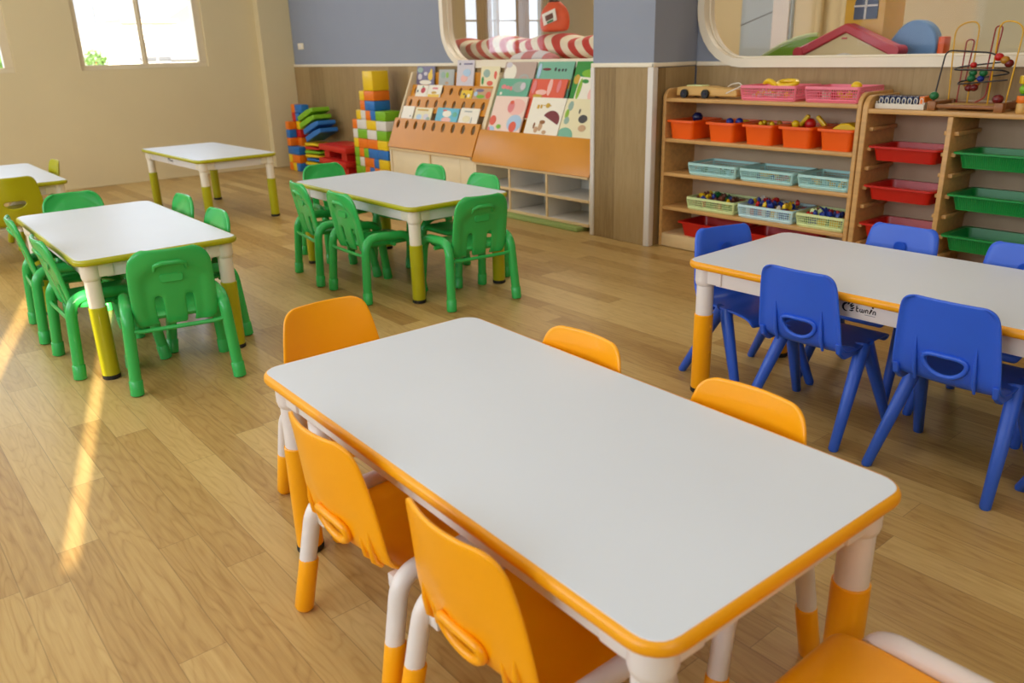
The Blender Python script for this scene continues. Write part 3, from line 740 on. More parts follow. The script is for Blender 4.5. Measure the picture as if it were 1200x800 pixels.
# lattice baskets
def basket(label, m, x0, x1, z, h, y0=3.702, y1=3.945, group=None):
    w, d = x1 - x0, y1 - y0
    t = thing('lattice_basket', label, 'basket', ((x0 + x1) / 2, (y0 + y1) / 2, z), (0, 0, 0), group)
    b = MB(); ins = .010; hz = h - .012
    def P(side, u, z_):   # point on a tapering wall
        k = ins * (1 - z_ / h)
        if side in (0, 2): s = -1 if side == 0 else 1; return (u * (w / 2 - k - .006), s * (d / 2 - k - .004), z_)
        s = -1 if side == 1 else 1; return (s * (w / 2 - k - .004), u * (d / 2 - k - .006), z_)
    for side in range(4):
        n = int((w if side in (0, 2) else d) / .0125)
        for i in range(n + 1):
            u = -1 + 2 * i / n; thick = .0045 if i in (0, n) else .0019
            b.tube([P(side, u, .004), P(side, u, hz)], thick, 4)
        for z_ in (.010, .010 + (hz - .01) * .25, .010 + (hz - .01) * .5, .010 + (hz - .01) * .75): b.tube([P(side, -1, z_), P(side, 1, z_)], .0019 if z_ > .02 else .007, 4)
    b.build('lattice', m, t, smooth=20)
    b = MB(); o = rrect(w, d, .018, 4); i_ = rrect(w - .014, d - .014, .012, 4)
    b.loft([[(p, q, h - .013) for p, q in o], [(p, q, h) for p, q in o], [(p, q, h) for p, q in i_], [(p, q, h - .013) for p, q in i_]], cap=(False, False)); b.build('rim', m, t)
    MB().loft([[(p, q, 0) for p, q in rrect(w - .024, d - .024, .015, 4)], [(p, q, .006) for p, q in rrect(w - .022, d - .022, .015, 4)]]).build('base', m, t)
    return t
basket('pale aqua lattice basket on the third shelf, leftmost of three', 'basket_aqua', -2.935, -2.610, .4355, .066, group='aqua baskets')
basket('pale aqua lattice basket on the third shelf, middle of three', 'basket_aqua', -2.590, -2.268, .4355, .066, group='aqua baskets')
basket('pale aqua lattice basket on the third shelf, touching the right side panel', 'basket_aqua', -2.246, -1.966, .4355, .066, group='aqua baskets')
basket('pale lime lattice basket on the fourth shelf, nearest the pillar', 'basket_lime', -2.935, -2.606, .2405, .070)
basket('sky blue lattice basket heaped with bricks between two pale lime ones', 'basket_sky', -2.588, -2.250, .2405, .070)
basket('pale lime lattice basket on the fourth shelf by the right side panel', 'basket_lime', -2.236, -1.966, .2405, .070)
basket('pink lattice basket on top of the shelf beside the wooden car', 'basket_pink', -2.620, -2.292, .8465, .074)
basket('pink lattice basket on top of the shelf next to the tray cabinet', 'basket_pink', -2.250, -1.966, .8465, .074)

# bricks and bits
def brick_mesh(m, studs=2):
    b = MB(); w = .016 * studs
    b.box((0, 0, .010), (w, .018, .020), bev=.002)
    for k in range(studs): b.lathe([(.005, .0195), (.005, .025), (.0035, .0265), (0, .0265)], ((k - (studs - 1) / 2) * .016, 0, 0), 10)
    o = b.build('toy_brick', m); me = o.data; bpy.data.objects.remove(o); return me
BM = {}
def bricks(x0, x1, z, cols, label, n, rng, y0=3.725, y1=3.92, spread=.018):
    """heaped bricks: one layer on the basket floor reaching its rim, each brick its own object"""
    nx = max(1, int((x1 - x0 - .02) / .042)); spots = []
    for j in range(5):
        for i in range(nx): spots.append((x0 + .026 + (i + .5) * (x1 - x0 - .052) / nx, y0 + .014 + j * (y1 - y0 - .02) / 4.4, j))
    spots.sort(key=lambda s: s[2]); spots = spots[:n]
    for k, (x, y, j) in enumerate(spots):
        c = rng.choice(cols); key = (c, 1 if rng.random() < .25 else 2)
        if key not in BM: BM[key] = brick_mesh(*key)
        o = bpy.data.objects.new('toy_brick', BM[key]); COL.objects.link(o)
        o.location = (x, y, z + rng.uniform(0, spread)); o.rotation_euler = (rng.uniform(-.35, .35), rng.uniform(-.35, .35), rng.uniform(0, 3.1))
        nmc = {'toy_yellow': 'yellow', 'toy_red': 'red', 'toy_blue': 'blue', 'toy_green': 'green', 'toy_brown': 'brown', 'toy_white': 'white', 'toy_aqua': 'aqua', 'basket_lime': 'pale green'}[c]
        tag(o, label % nmc, 'toy brick', (label % nmc))
rng = random.Random(11)
def fill(x0, x1, z, h, m, label, y0=3.728, y1=3.920):
    """loose pieces below the visible layer: nobody could count them"""
    b = MB(); r2 = random.Random(int(abs(x0) * 1000))
    n = int((x1 - x0) / .03)
    for i in range(n):
        for j in range(6):
            b.box((x0 + .028 + (i + .5) * (x1 - x0 - .056) / n, y0 + .012 + j * (y1 - y0 - .024) / 5, z + h * .5 + r2.uniform(-.004, .004)), (.022, .024, h), mi=r2.randrange(len(m)), rot=Euler((r2.uniform(-.12, .12), r2.uniform(-.12, .12), r2.uniform(-.3, .3))))
    o = b.build('loose_bricks', m); o['kind'] = 'stuff'; return tag(o, label, 'toy bricks')
mix = ['toy_blue', 'toy_red', 'toy_yellow', 'toy_blue', 'toy_white']
fill(-2.572, -2.268, .2545, .040, mix, 'mixed loose bricks lying deep in the sky blue basket')
bricks(-2.572, -2.268, .298, mix + ['toy_yellow'], 'small %s brick heaped on top in the sky blue basket', 26, rng)
fill(-2.920, -2.622, .2545, .036, ['toy_brown', 'toy_green', 'toy_red', 'toy_brown'], 'mixed loose bricks deep in the pale lime basket nearest the pillar')
bricks(-2.920, -2.622, .292, ['toy_green', 'toy_brown', 'toy_brown', 'toy_yellow', 'toy_blue'], 'small %s brick on top in the lime basket nearest the pillar', 22, rng)
fill(-2.222, -1.982, .2545, .032, ['toy_yellow', 'toy_blue', 'toy_green', 'toy_yellow'], 'mixed loose bricks deep in the pale lime basket by the side panel')
bricks(-2.222, -1.982, .288, ['toy_blue', 'toy_yellow', 'basket_lime', 'toy_blue', 'toy_red'], 'small %s brick on top in the lime basket by the side panel', 18, rng)
bricks(-2.920, -2.625, .443, ['toy_aqua', 'toy_aqua', 'toy_green', 'toy_brown'], 'small %s brick lying in the leftmost aqua basket', 16, rng, spread=.022)
bricks(-2.575, -2.283, .443, ['toy_yellow', 'toy_blue', 'toy_aqua', 'toy_red'], 'small %s brick lying in the middle aqua basket', 16, rng, spread=.022)
bricks(-2.230, -1.982, .443, ['toy_aqua', 'toy_aqua', 'toy_yellow'], 'small %s brick lying in the right-hand aqua basket', 12, rng, spread=.018)
bricks(-2.60, -2.312, .854, ['toy_yellow', 'toy_white'], 'small %s brick lying in the pink basket beside the car', 14, rng)
bricks(-2.235, -1.982, .854, ['toy_red', 'toy_yellow', 'toy_white'], 'small %s brick lying in the pink basket by the cabinet', 14, rng)
bricks(-2.95, -2.63, .087, ['toy_brown', 'toy_red', 'toy_brown'], 'small %s brick lying in the red bottom tray', 18, rng, spread=.03)
# larger pieces showing above the bins
def blob(name, label, m, c, r, sq=(1, 1, 1), cat='toy'):
    return tag(MB().ball(c, r, 0, sq, 18).build(name, m), label, cat)
def contents(x, label, m, h=.07):
    b = MB(); lp = []
    for z, k in ((.632, .86), (.632 + h, .93), (.632 + h + .012, .6)): lp.append([(x + p * k, 3.825 + q * k, z) for p, q in rrect(.135, .208, .02, 4)])
    o = b.loft(lp).build('loose_pieces', m); o['kind'] = 'stuff'; return tag(o, label, 'toy pieces')
contents(bin_x[0], 'dark loose pieces filling the leftmost orange bin', 'toy_brown', .062)
blob('toy_ball', 'shiny dark navy ball sitting on top of the leftmost orange bin', 'toy_navy', (-2.945, 3.79, .742), .030, (1, 1, .9), 'ball')
contents(bin_x[1], 'loose pieces filling the second orange bin', 'toy_brown', .062)
for dx, dy, nm in ((.022, -.03, 'nearer'), (.062, .0, 'farther')): blob('toy_ball', 'dark blue knob in the second orange bin, %s one' % nm, 'toy_blue', (bin_x[1] + dx - .01, 3.80 + dy, .729), .020, cat='ball')
blob('toy_piece', 'small yellow piece at the rear of the second orange bin', 'toy_yellow', (bin_x[1] + .03, 3.88, .722), .022, (1.6, 1, .5))
contents(bin_x[2], 'brown loose pieces filling the middle orange bin', 'toy_brown', .066)
for k, (dx, dy) in enumerate(((-.03, -.05), (.0, -.02), (.03, -.04), (.05, 0), (-.055, .02), (.02, .04))):
    tag(blob('toy_piece', 'x', 'toy_yellow' if k % 2 == 0 else 'bead_gold', (bin_x[2] + dx, 3.825 + dy, .727), .013), 'small %s knob among the pieces in the middle orange bin' % ('yellow' if k % 2 == 0 else 'golden brown'), 'toy', 'small knobs in the middle orange bin, ' + ('yellow' if k % 2 == 0 else 'golden'))
contents(bin_x[3], 'red loose pieces filling the fourth orange bin', 'toy_red', .068)
for dx, dy, r, m, nm in ((-.045, -.045, .019, 'toy_yellow', 'round yellow piece at the front of the fourth orange bin'), (.01, .0, .028, 'toy_red', 'red lump topping the fourth orange bin')):
    blob('toy_piece', nm, m, (bin_x[3] + dx, 3.82 + dy, .735), r)
for dx, a, nm in ((-.035, .7, 'yellow bar leaning left in the fourth orange bin'), (.058, -.8, 'yellow bar leaning right in the fourth orange bin')):
    tag(MB().box((0, 0, 0), (.022, .022, .07), bev=.008).build('toy_bar', 'toy_yellow', loc=(bin_x[3] + dx, 3.84, .748), rot=(0, a, 0)), nm, 'toy')
contents(bin_x[4], 'red-brown loose pieces filling the rightmost orange bin', 'toy_brown', .060)
tag(MB().prism([(-.06, -.01), (.055, -.012), (.06, .012), (.02, .03), (-.02, .028), (-.06, .005)], -.05, .05).build('toy_piece', 'toy_yellow', loc=(bin_x[4] + .01, 3.81, .722), bevel=.005), 'flat mustard yellow piece lying over the rightmost orange bin', 'toy')
# yellow rubber shapes over the pink basket
tag(MB().tube([(-2.53 + .10 * i / 10, 3.78, .926 + .012 * math.sin(i * .5)) for i in range(11)], [.004, .010, .013, .014, .014, .014, .014, .013, .013, .010, .005], 8).build('toy_strap', 'toy_yellow'), 'flat yellow rubber piece lying over the pink basket edge', 'toy')
tag(MB().tube([(-2.375 + .052 * math.cos(a), 3.76 + .03 * math.sin(a), .932 + .010 * math.sin(a)) for a in [2 * PI * k / 16 for k in range(16)]], .011, 8, True).build('toy_ring', 'toy_yellow'), 'yellow rubber loop lying on top of the pink basket', 'toy')
blob('toy_piece', 'yellow rounded piece sticking out of the pink basket by the cabinet', 'toy_yellow', (-2.05, 3.83, .918), .022, (1.2, 1, 1))

# wooden pull-along car
t = thing('toy_car', 'wooden pull-along car with black wheels on top of the shelf', 'toy car', (-2.868, 3.79, .8465))
MB().prism([(-.20, .012), (.20, .012), (.205, .024), (.20, .052), (.06, .056), (.02, .062), (-.12, .062), (-.195, .056)], -.045, .045).build('body', 'toy_wood', t, bevel=.006)
MB().box((-.085, 0, .064), (.11, .06, .006), bev=.002).build('deck', 'basket_lime', t)
for x in (-.135, .008):
    for s in (-1, 1):
        w_ = MB().tube([(x, s * .047, .0235), (x, s * .062, .0235)], .0232, 20).build('wheel', 'black_rubber', t)
        MB().tube([(x, s * .0625, .0235), (x, s * .065, .0235)], .007, 10).build('hub', 'toy_navy', w_)
MB().tube(fillet([(.10, .02, .060), (.14, .0, .075), (.20, -.02, .082), (.225, -.03, .070), (.19, -.045, .05), (.14, -.048, .03)], .03), .0035, 6).build('pull_cord', 'b_white', t)

# boxed blocks and bead maze on the tray cabinet
t = thing('domino_box', 'white box of dark blue patterned tiles on the tray cabinet', 'toy box', (-1.785, 3.80, .8285))
MB().bx(-.115, .105, -.065, .07, 0, .006).bx(-.115, .105, -.065, -.059, .006, .022).bx(-.115, .105, .064, .07, .006, .03).bx(-.115, -.109, -.059, .064, .006, .03).bx(.099, .105, -.059, .064, .006, .03).build('box', 'toy_white', t, bevel=.001)
for k in range(8):
    q = MB().box((-.094 + k * .026, 0, .031), (.022, .110, .048), bev=.003).build('tile', 'toy_navy' if k < 7 else 'b_orange', t)
    MB().tube([(-.094 + k * .026 + .008 * math.cos(a), -.0555, .034 + .013 * math.sin(a)) for a in [2 * PI * j / 14 for j in range(14)]], .002, 5, True).build('ring_print', 'b_white', q)
t = thing('bead_maze', 'wooden bead maze with looping yellow, red and black wires on the tray cabinet', 'toy', (-1.515, 3.83, .8285))
bs = MB().bx(-.148, -.112, -.105, -.07, 0, .038, bev=.003).bx(.122, .158, -.105, -.07, 0, .038, bev=.003).bx(-.112, .122, -.098, -.078, .010, .026, bev=.003).bx(-.148, -.112, .075, .11, 0, .038, bev=.003).bx(.122, .158, .075, .11, 0, .038, bev=.003).bx(-.112, .122, .083, .103, .010, .026, bev=.003).bx(-.14, -.12, -.07, .075, .010, .036, bev=.003).bx(.13, .15, -.07, .075, .010, .036, bev=.003).build('base_frame', 'dark_wood', t)
MB().bx(-.10, .11, -.06, .065, .012, .024, bev=.002).build('base_board', 'toy_wood', t)
def wire(pts, m, r=.0032, rf=.05): return MB().tube(fillet(pts, rf, 10), r, 8).build('wire', m, t, smooth=80)
wire([(-.135, .07, .036), (-.150, .07, .345), (-.05, .07, .365), (-.055, .07, .02)], 'wire_yellow', rf=.055)
wire([(.145, -.05, .036), (.165, -.04, .34), (.075, -.05, .36), (.045, .03, .02)], 'wire_yellow', rf=.055)
wire([(-.095, .06, .02), (-.095, .07, .285), (-.062, .07, .285), (-.07, .05, .10), (-.03, .03, .075), (.0, .02, .10)], 'wire_red', rf=.018)
wire([(.005, .0, .03), (.035, .02, .05), (.062, .02, .335), (.03, .03, .335), (.02, .03, .14)], 'wire_red', rf=.018)
wire([(-.130, -.088, .04), (-.122, -.05, .245), (.06, -.04, .232), (.12, -.04, .20), (.09, .03, .195), (-.09, .03, .175), (-.09, -.04, .165), (.11, -.05, .165), (.13, .0, .15), (.03, .03, .135), (-.08, .03, .115), (-.07, -.03, .105), (.13, -.03, .125)], 'wire_black', .0034, rf=.03)
for (x, y, z), r, m, lb in [((-.130, -.088, .060), .019, 'toy_green', 'green bead on the corner post'), ((.128, -.088, .052), .022, 'bead_dark', 'dark red bead on the corner post'), ((.088, -.04, .215), .018, 'toy_red', 'red bead on the black wire'), ((.113, -.04, .203), .018, 'bead_gold', None), ((.128, -.035, .190), .018, 'bead_dark', None),
    ((-.035, .03, .182), .014, 'toy_red', None), ((-.032, .03, .150), .016, 'toy_green', None), ((-.036, .03, .128), .017, 'toy_green', None), ((.010, .03, .150), .017, 'toy_green', None), ((.002, .03, .126), .015, 'toy_blue', None), ((-.055, .04, .104), .016, 'bead_gold', None), ((-.04, .03, .088), .017, 'bead_dark', None), ((-.015, .02, .090), .017, 'bead_dark', None), ((-.010, .03, .108), .014, 'bead_gold', None)]:
    o = MB().ball((x, y, z), r, 0, (1, 1, .9)).build('bead', m, t)
    if lb: o['label'] = lb
t = thing('stacking_post', 'stack of yellow, lime and orange wooden shapes standing beside the bead maze', 'toy', (-1.296, 3.752, .8285))
MB().lathe([(.019, 0), (.021, .004), (.021, .036), (.019, .040)], (0, 0, 0), 20).build('base', 'toy_wood', t)
MB().lathe([(.022, .0405), (.024, .044), (.024, .064), (.022, .068)], (0, 0, 0), 20).build('cylinder_bead', 'b_orange', t)
MB().lathe([(.018, .0685), (.018, .072)], (0, 0, 0), 20).build('washer', 'toy_green', t)
MB().ball((0, 0, .0925), .0205).build('ball_bead', 'b_green', t)
MB().box((0, 0, .129), (.044, .044, .032), bev=.005, rot=Euler((0, 0, .5))).build('cube_bead', 'toy_yellow', t)
MB().tube(fillet([(.010, 0, .145), (.012, 0, .19), (.06, 0, .205), (.12, 0, .17)], .03), .003, 8).tube(fillet([(.016, .02, .145), (.02, .02, .178), (.07, .02, .19), (.12, .02, .15)], .03), .003, 8).build('wire', 'wire_red', t)

# ------------------------------------------------------------------ bookcases
def bookcase_sides(t, xs, y0, y1, zk, top):
    for x0, x1 in xs:
        p = [(3.985, .03), (3.985, top), (y1, top), (y0, zk), (y0, .03)]
        MB().prism(p, x0, x1, plane='yz').build('side_panel', 'cream_board', t, bevel=.004)
TLT = math.atan2(.1, .24)      # lean of boards and books
def board(t, name, m, x0, x1, Y0, z0, length, th=.012, tilt=TLT):
    """slanted board: lower front edge at (Y0, z0), leaning back"""
    return MB().bx(x0, x1, 0, th, 0, length, bev=.002).build(name, m, t, loc=(0, Y0, z0), rot=(-tilt, 0, 0))
t = thing('picture_bookcase', 'bookcase with big picture books above a plain honey-coloured slanted front beside the pillar', 'bookcase')
bookcase_sides(t, ((-4.868, -4.846), (-3.665, -3.643)), 3.655, 3.905, .36, .952)
RX0, RX1 = -4.846, -3.665
for z0_, z1_ in ((.030, .050), (.186, .204), (.338, .356)):
    sb = MB().bx(RX0, RX1, 3.662, 3.971, z0_, z1_).build('shelf_board', 'white_board', t)
    MB().bx(RX0, RX1, 3.650 if z0_ < .3 else 3.640, 3.6615, z0_, z1_, bev=.002).build('edge_strip', 'birch_pale', sb)
for x in (-4.46, -4.068):
    for z0_, z1_ in ((.0505, .1855), (.2045, .3375)):
        dv = MB().bx(x - .009, x + .009, 3.662, 3.970, z0_, z1_).build('divider', 'white_board', t)
        MB().bx(x - .009, x + .009, 3.652, 3.6615, z0_, z1_, bev=.002).build('edge_strip', 'birch_pale', dv)
MB().bx(RX0, RX1, 3.972, 3.984, .03, .95).build('back_panel', 'white_board', t)
board(t, 'front_panel', 'honey', RX0 - .02, RX1 + .02, 3.630, .357, .242)
board(t, 'tier_board', 'honey', RX0, RX1, 3.772, .555, .115); board(t, 'tier_board', 'honey', RX0, RX1, 3.842, .67, .112)
MB().bx(RX0, RX1, 3.725, 3.785, .548, .556).bx(RX0, RX1, 3.798, 3.85, .662, .670).bx(RX0, RX1, 3.876, 3.965, .780, .788).build('ledge', 'birch_pale', t)
tag(MB().bx(-5.3, -3.72, 3.60, 3.96, .001, .028, bev=.004).build('floor_mat', 'mat_green'), 'thin green mat under the front edge of the picture bookcase', 'mat')

t = thing('display_bookcase', 'bookcase with perforated honey-coloured slanted panels holding small books', 'bookcase')
bookcase_sides(t, ((-6.050, -6.028), (-4.892, -4.870)), 3.655, 3.925, .37, .968)
LX0, LX1 = -6.028, -4.892
MB().bx(LX0, LX1, 3.655, 3.985, .030, .050).bx(LX0, LX1, 3.640, 3.985, .362, .380).build('shelf_board', 'birch_pale', t, bevel=.002)
for x0_, x1_ in ((LX0 + .004, -5.466), (-5.444, -5.062), (-5.058, LX1 - .004)): MB().bx(x0_, x1_, 3.664, 3.676, .052, .358, bev=.002).build('cupboard_door', 'cream_board', t)
for x in (-5.455,): MB().bx(x - .009, x + .009, 3.656, 3.97, .0505, .3615).build('divider', 'birch_pale', t)
MB().bx(LX0, LX1, 3.972, 3.984, .03, .96).build('back_panel', 'cream_board', t)
def holed(t, name, m, x0, x1, Y0, z0, length, zh, n, hw, hh, xs=None, th=.012, off=0):
    """slanted board pierced by a row of upright oval holes"""
    bm = bmesh.new(); w = (x1 - x0) / n; k = 20
    for i in range(n):
        cx = x0 + (i + .5) * w; el = []; rc = []
        for j in range(k):
            a = 2 * PI * j / k + PI / k; c_, s_ = math.cos(a), math.sin(a)
            el.append(bm.verts.new((cx + off + hw * c_, 0, zh + hh * s_)))
            q = 1 / max(abs(c_), abs(s_)); zz = s_ * q
            rc.append(bm.verts.new((cx + w / 2 * c_ * q, 0, (length - zh) * zz + zh if zz > 0 else zh + zh * zz)))
        for j in range(k): bm.faces.new((el[j], el[(j + 1) % k], rc[(j + 1) % k], rc[j]))
        # square off the corners
    bmesh.ops.remove_doubles(bm, verts=bm.verts, dist=1e-5)
    for v in bm.verts:
        pass
    s = MB(); s.bm.free(); s.bm = bm
    return s.build(name, m, t, loc=(0, Y0, z0), rot=(-TLT, 0, 0), solid=th, smooth=None)
holed(t, 'front_panel', 'honey', LX0 - .016, LX1 + .016, 3.645, .384, .246, .196, 9, .025, .036)
holed(t, 'tier_board', 'honey', LX0 + .03, LX1, 3.800, .660, .130, .075, 9, .023, .032)
holed(t, 'tier_board', 'honey', LX0 + .01, LX1, 3.884, .775, .100, .052, 9, .023, .030)
MB().bx(LX0 + .02, LX1, 3.9655, 3.9715, .862, .966).build('tier_board', 'honey', t)
MB().bx(LX0, LX1, 3.742, 3.775, .584, .592).bx(LX0, LX1, 3.860, 3.885, .762, .769).bx(LX0, LX1, 3.932, 3.965, .853, .860).build('ledge', 'birch_pale', t)

def book(label, x0, x1, Y0, z0, length, cover, art=(), th=.009, roll=0, group=None):
    w = x1 - x0; tl = .34 if Y0 == T3[0] else (.15 if Y0 == R3[0] else TLT)
    t = thing('picture_book', label, 'book', ((x0 + x1) / 2, Y0, z0), (-tl, roll, 0), group)
    cv = MB().bx(-w / 2, w / 2, 0, .0016, 0, length).bx(-w / 2, w / 2, th - .0016, th, 0, length).bx(-w / 2, -w / 2 + .002, .0016, th - .0016, 0, length).build('cover', cover, t)
    MB().bx(-w / 2 + .0025, w / 2 - .003, .0018, th - .0018, .003, length - .003).build('pages', 'paper', t)
    for a in art:
        kind, m, cx, cz, rx, rz = a[:6]; cx *= w; cz *= length; rx *= w; rz *= length
        if kind == 'e': poly = [(cx + rx * math.cos(q), cz + rz * math.sin(q)) for q in [2 * PI * k / 18 for k in range(18)]]
        elif kind == 'h': poly = [(cx + rx * math.cos(q), cz + rz * math.sin(q)) for q in [PI * k / 14 + a[6] for k in range(15)]]
        else: poly = [(cx - rx, cz - rz), (cx + rx, cz - rz), (cx + rx, cz + rz), (cx - rx, cz + rz)]
        poly = [(max(-.495 * w, min(.495 * w, p)), max(.006 * length, min(.994 * length, q))) for p, q in poly]
        MB().prism(poly, -.0009 - .0003 * art.index(a), -.0001).build('cover_picture', m, cv, smooth=20)
    return t
C('bk_teal', (104, 176, 144), rough=.4); C('bk_peach', (244, 214, 196), rough=.4); C('bk_red', (226, 92, 62), rough=.4); C('bk_white', (244, 236, 216), rough=.4)
C('bk_mauve', (190, 164, 150), rough=.4); C('bk_seagreen', (120, 180, 152), rough=.4); C('bk_leaf', (44, 142, 50), rough=.4); C('bk_mustard', (206, 164, 50), rough=.4)
C('bk_maroon', (122, 40, 44), rough=.5); C('bk_pink', (228, 130, 130), rough=.4); C('bk_pale_blue', (176, 204, 226), rough=.4); C('bk_grey', (176, 178, 170), rough=.4)
C('bk_violet', (116, 108, 136), rough=.4); C('bk_sky', (104, 186, 206), rough=.4); C('bk_sage', (150, 176, 160), rough=.4); C('bk_lilac', (212, 204, 208), rough=.4); C('bk_char', (70, 66, 64), rough=.5); C('bk_cream', (236, 224, 180), rough=.4)
C('bk_tan', (200, 160, 120), rough=.5); C('bk_lightpink', (244, 190, 176), rough=.5)
R1 = (3.752, .5975); R2 = (3.866, .7745); R3 = (3.940, .8635)
T1 = (3.736, .560, .272); T2 = (3.806, .674, .275); T3 = (3.880, .792, .262)
book('peach picture book with strawberries in the front row of the picture bookcase', -4.808, -4.448, *T1, 'bk_peach', [('e', 'bk_lightpink', .22, .72, .26, .22), ('e', 'bk_pink', .06, .72, .10, .15), ('e', 'bk_red', .06, .84, .06, .05), ('e', 'bk_pale_blue', -.40, .08, .12, .10), ('e', 'bk_red', -.40, .34, .10, .13), ('e', 'bk_pink', -.47, .08, .05, .08), ('e', 'bk_pale_blue', .28, .30, .22, .22), ('e', 'bk_red', .26, .20, .11, .14), ('e', 'b_green', -.17, .18, .07, .06)])
book('white picture book with a dark red umbrella in the front row', -4.400, -4.060, *T1, 'bk_white', [('h', 'bk_maroon', .20, .44, .25, .24, -.45), ('e', 'bk_tan', -.05, .27, .06, .12), ('e', 'dark_wood', -.02, .38, .08, .05), ('e', 'bk_tan', -.16, .18, .06, .08), ('e', 'dark_wood', -.24, .28, .025, .08), ('e', 'bk_tan', .10, .13, .06, .05), ('r', 'bk_mustard', -.26, .76, .03, .05), ('r', 'bk_mustard', -.17, .77, .025, .045), ('e', 'bk_mustard', .02, .80, .06, .06), ('r', 'bk_mustard', .0, .80, .12, .008)])
book('white picture book with green leaves and a fan shape against the pillar', -4.052, -3.720, *T1, 'bk_cream', [('e', 'bk_sage', -.35, .82, .07, .12), ('e', 'slide_green', -.40, .62, .05, .12), ('e', 'bk_sage', -.36, .46, .07, .09), ('h', 'bk_seagreen', -.32, .05, .24, .24, 0), ('e', 'bk_char', .08, .52, .12, .10), ('e', 'bk_tan', .12, .30, .10, .08), ('e', 'bk_char', -.06, .70, .02, .06)])
book('teal picture book with pink lettering-like blobs in the middle row', -4.838, -4.496, *T2, 'bk_teal', [('e', 'bk_pink', -.32, .78, .08, .06), ('e', 'bk_pink', -.18, .76, .07, .05), ('e', 'bk_pink', -.06, .74, .05, .06), ('e', 'bk_sage', .18, .78, .22, .14), ('e', 'bk_lilac', .30, .80, .08, .10), ('e', 'bk_white', -.36, .60, .04, .04)])
book('red-orange picture book in the middle row behind the umbrella book', -4.478, -4.122, *T2, 'bk_red', [('e', 'bk_lightpink', .05, .80, .06, .22), ('e', 'bk_pink', .30, .82, .05, .16), ('e', 'bk_lightpink', -.16, .66, .16, .07), ('e', 'bk_mustard', -.24, .56, .14, .05), ('e', 'bk_pink', -.40, .80, .06, .18)])
book('white and leaf-green picture book tilted against the pillar in the middle row', -4.020, -3.720, T2[0], T2[1] + .014, .27, 'bk_white', [('e', 'slide_green', -.42, .70, .06, .26), ('e', 'bk_leaf', -.30, .90, .10, .05), ('e', 'bk_lightpink', .05, .62, .16, .20)], roll=.06)
book('mauve-brown picture book with a pale moon in the rear row', -4.838, -4.496, *T3, 'bk_mauve', [('e', 'bk_white', -.28, .70, .20, .24), ('e', 'bk_lilac', -.36, .92, .10, .08), ('e', 'bk_grey', .20, .55, .16, .12), ('e', 'bk_mauve', .20, .52, .12, .10)])
book('sea-green and mustard picture book with dark strokes in the rear row', -4.476, -4.112, *T3, 'bk_seagreen', [('r', 'bk_mustard', 0, .42, .5, .12), ('e', 'bk_char', .02, .80, .03, .05), ('e', 'bk_char', .12, .78, .03, .04), ('e', 'bk_char', .22, .78, .025, .04), ('e', 'bk_char', .30, .78, .02, .04), ('e', 'bk_maroon', -.22, .80, .12, .035), ('e', 'bk_pale_blue', -.42, .76, .05, .2)])
book('plain leaf-green picture book in the rear row, half hidden by the pillar', -4.090, -3.740, *T3, 'bk_leaf', [('e', 'bk_mustard', -.40, .55, .08, .12), ('e', 'b_green', -.1, .7, .2, .1)])
book('plain white small book, first in the lowest row of the perforated bookcase', -6.000, -5.832, *R1, .118, 'bk_white', [('e', 'bk_char', .3, .3, .04, .06)])
book('white small book with yellow and blue patches in the lowest perforated row', -5.808, -5.566, *R1, .112, 'bk_cream', [('r', 'bk_mustard', -.05, .82, .32, .06), ('e', 'bk_pale_blue', -.2, .30, .16, .2), ('e', 'bk_lilac', .2, .35, .15, .22), ('e', 'bk_sage', .35, .2, .10, .14)], th=.007)
book('sky blue small book with a pale cloud in the lowest perforated row', -5.500, -5.208, *R1, .120, 'bk_sky', [('e', 'bk_lightpink', .0, .22, .22, .18), ('e', 'bk_white', -.02, .62, .20, .22), ('e', 'bk_teal', .34, .60, .10, .16), ('e', 'bk_red', -.14, .84, .10, .05)], th=.007)
book('white small book with one grey line, last in the lowest perforated row', -5.190, -4.956, *R1, .128, 'bk_white', [('r', 'bk_grey', -.08, .80, .20, .04), ('e', 'bk_grey', .18, .26, .03, .22), ('e', 'bk_cream', -.1, .35, .2, .2)], th=.007)
book('white small book with a red apple in the middle perforated row', -5.935, -5.770, *R2, .100, 'bk_white', [('e', 'toy_red', .12, .58, .20, .24), ('e', 'bk_char', -.34, .50, .06, .10), ('e', 'bk_leaf', .05, .88, .06, .06)], th=.007)
book('white small book with a yellow base in the middle perforated row', -5.762, -5.575, *R2, .104, 'bk_white', [('r', 'toy_yellow', 0, .14, .42, .14), ('r', 'bk_pink', .02, .74, .20, .07), ('e', 'bk_mustard', .0, .40, .2, .1)], th=.007)
book('small low yellow book with black marks in the middle perforated row', -5.300, -5.155, *R2, .070, 'toy_yellow', [('e', 'bk_char', -.20, .55, .08, .12), ('e', 'bk_char', -.02, .30, .07, .22), ('e', 'bk_white', .22, .4, .12, .2)], th=.007)
book('multicoloured small book with a red disc, last in the middle perforated row', -5.145, -4.925, *R2, .088, 'bk_tan', [('e', 'bk_red', .36, .42, .14, .30), ('e', 'bk_violet', -.15, .80, .22, .14), ('e', 'b_green', -.05, .28, .22, .16), ('e', 'bk_pale_blue', -.34, .5, .10, .2)], th=.007)
book('violet small book with a yellow star figure, first in the top perforated row', -6.010, -5.752, *R3, .152, 'bk_violet', [('e', 'toy_yellow', .28, .48, .13, .22), ('e', 'toy_yellow', .32, .70, .06, .16), ('e', 'bk_lilac', -.3, .44, .12, .16), ('e', 'bk_white', .02, .16, .34, .12), ('e', 'bk_sage', -.30, .80, .16, .14), ('e', 'bk_lilac', .02, .60, .1, .1)])
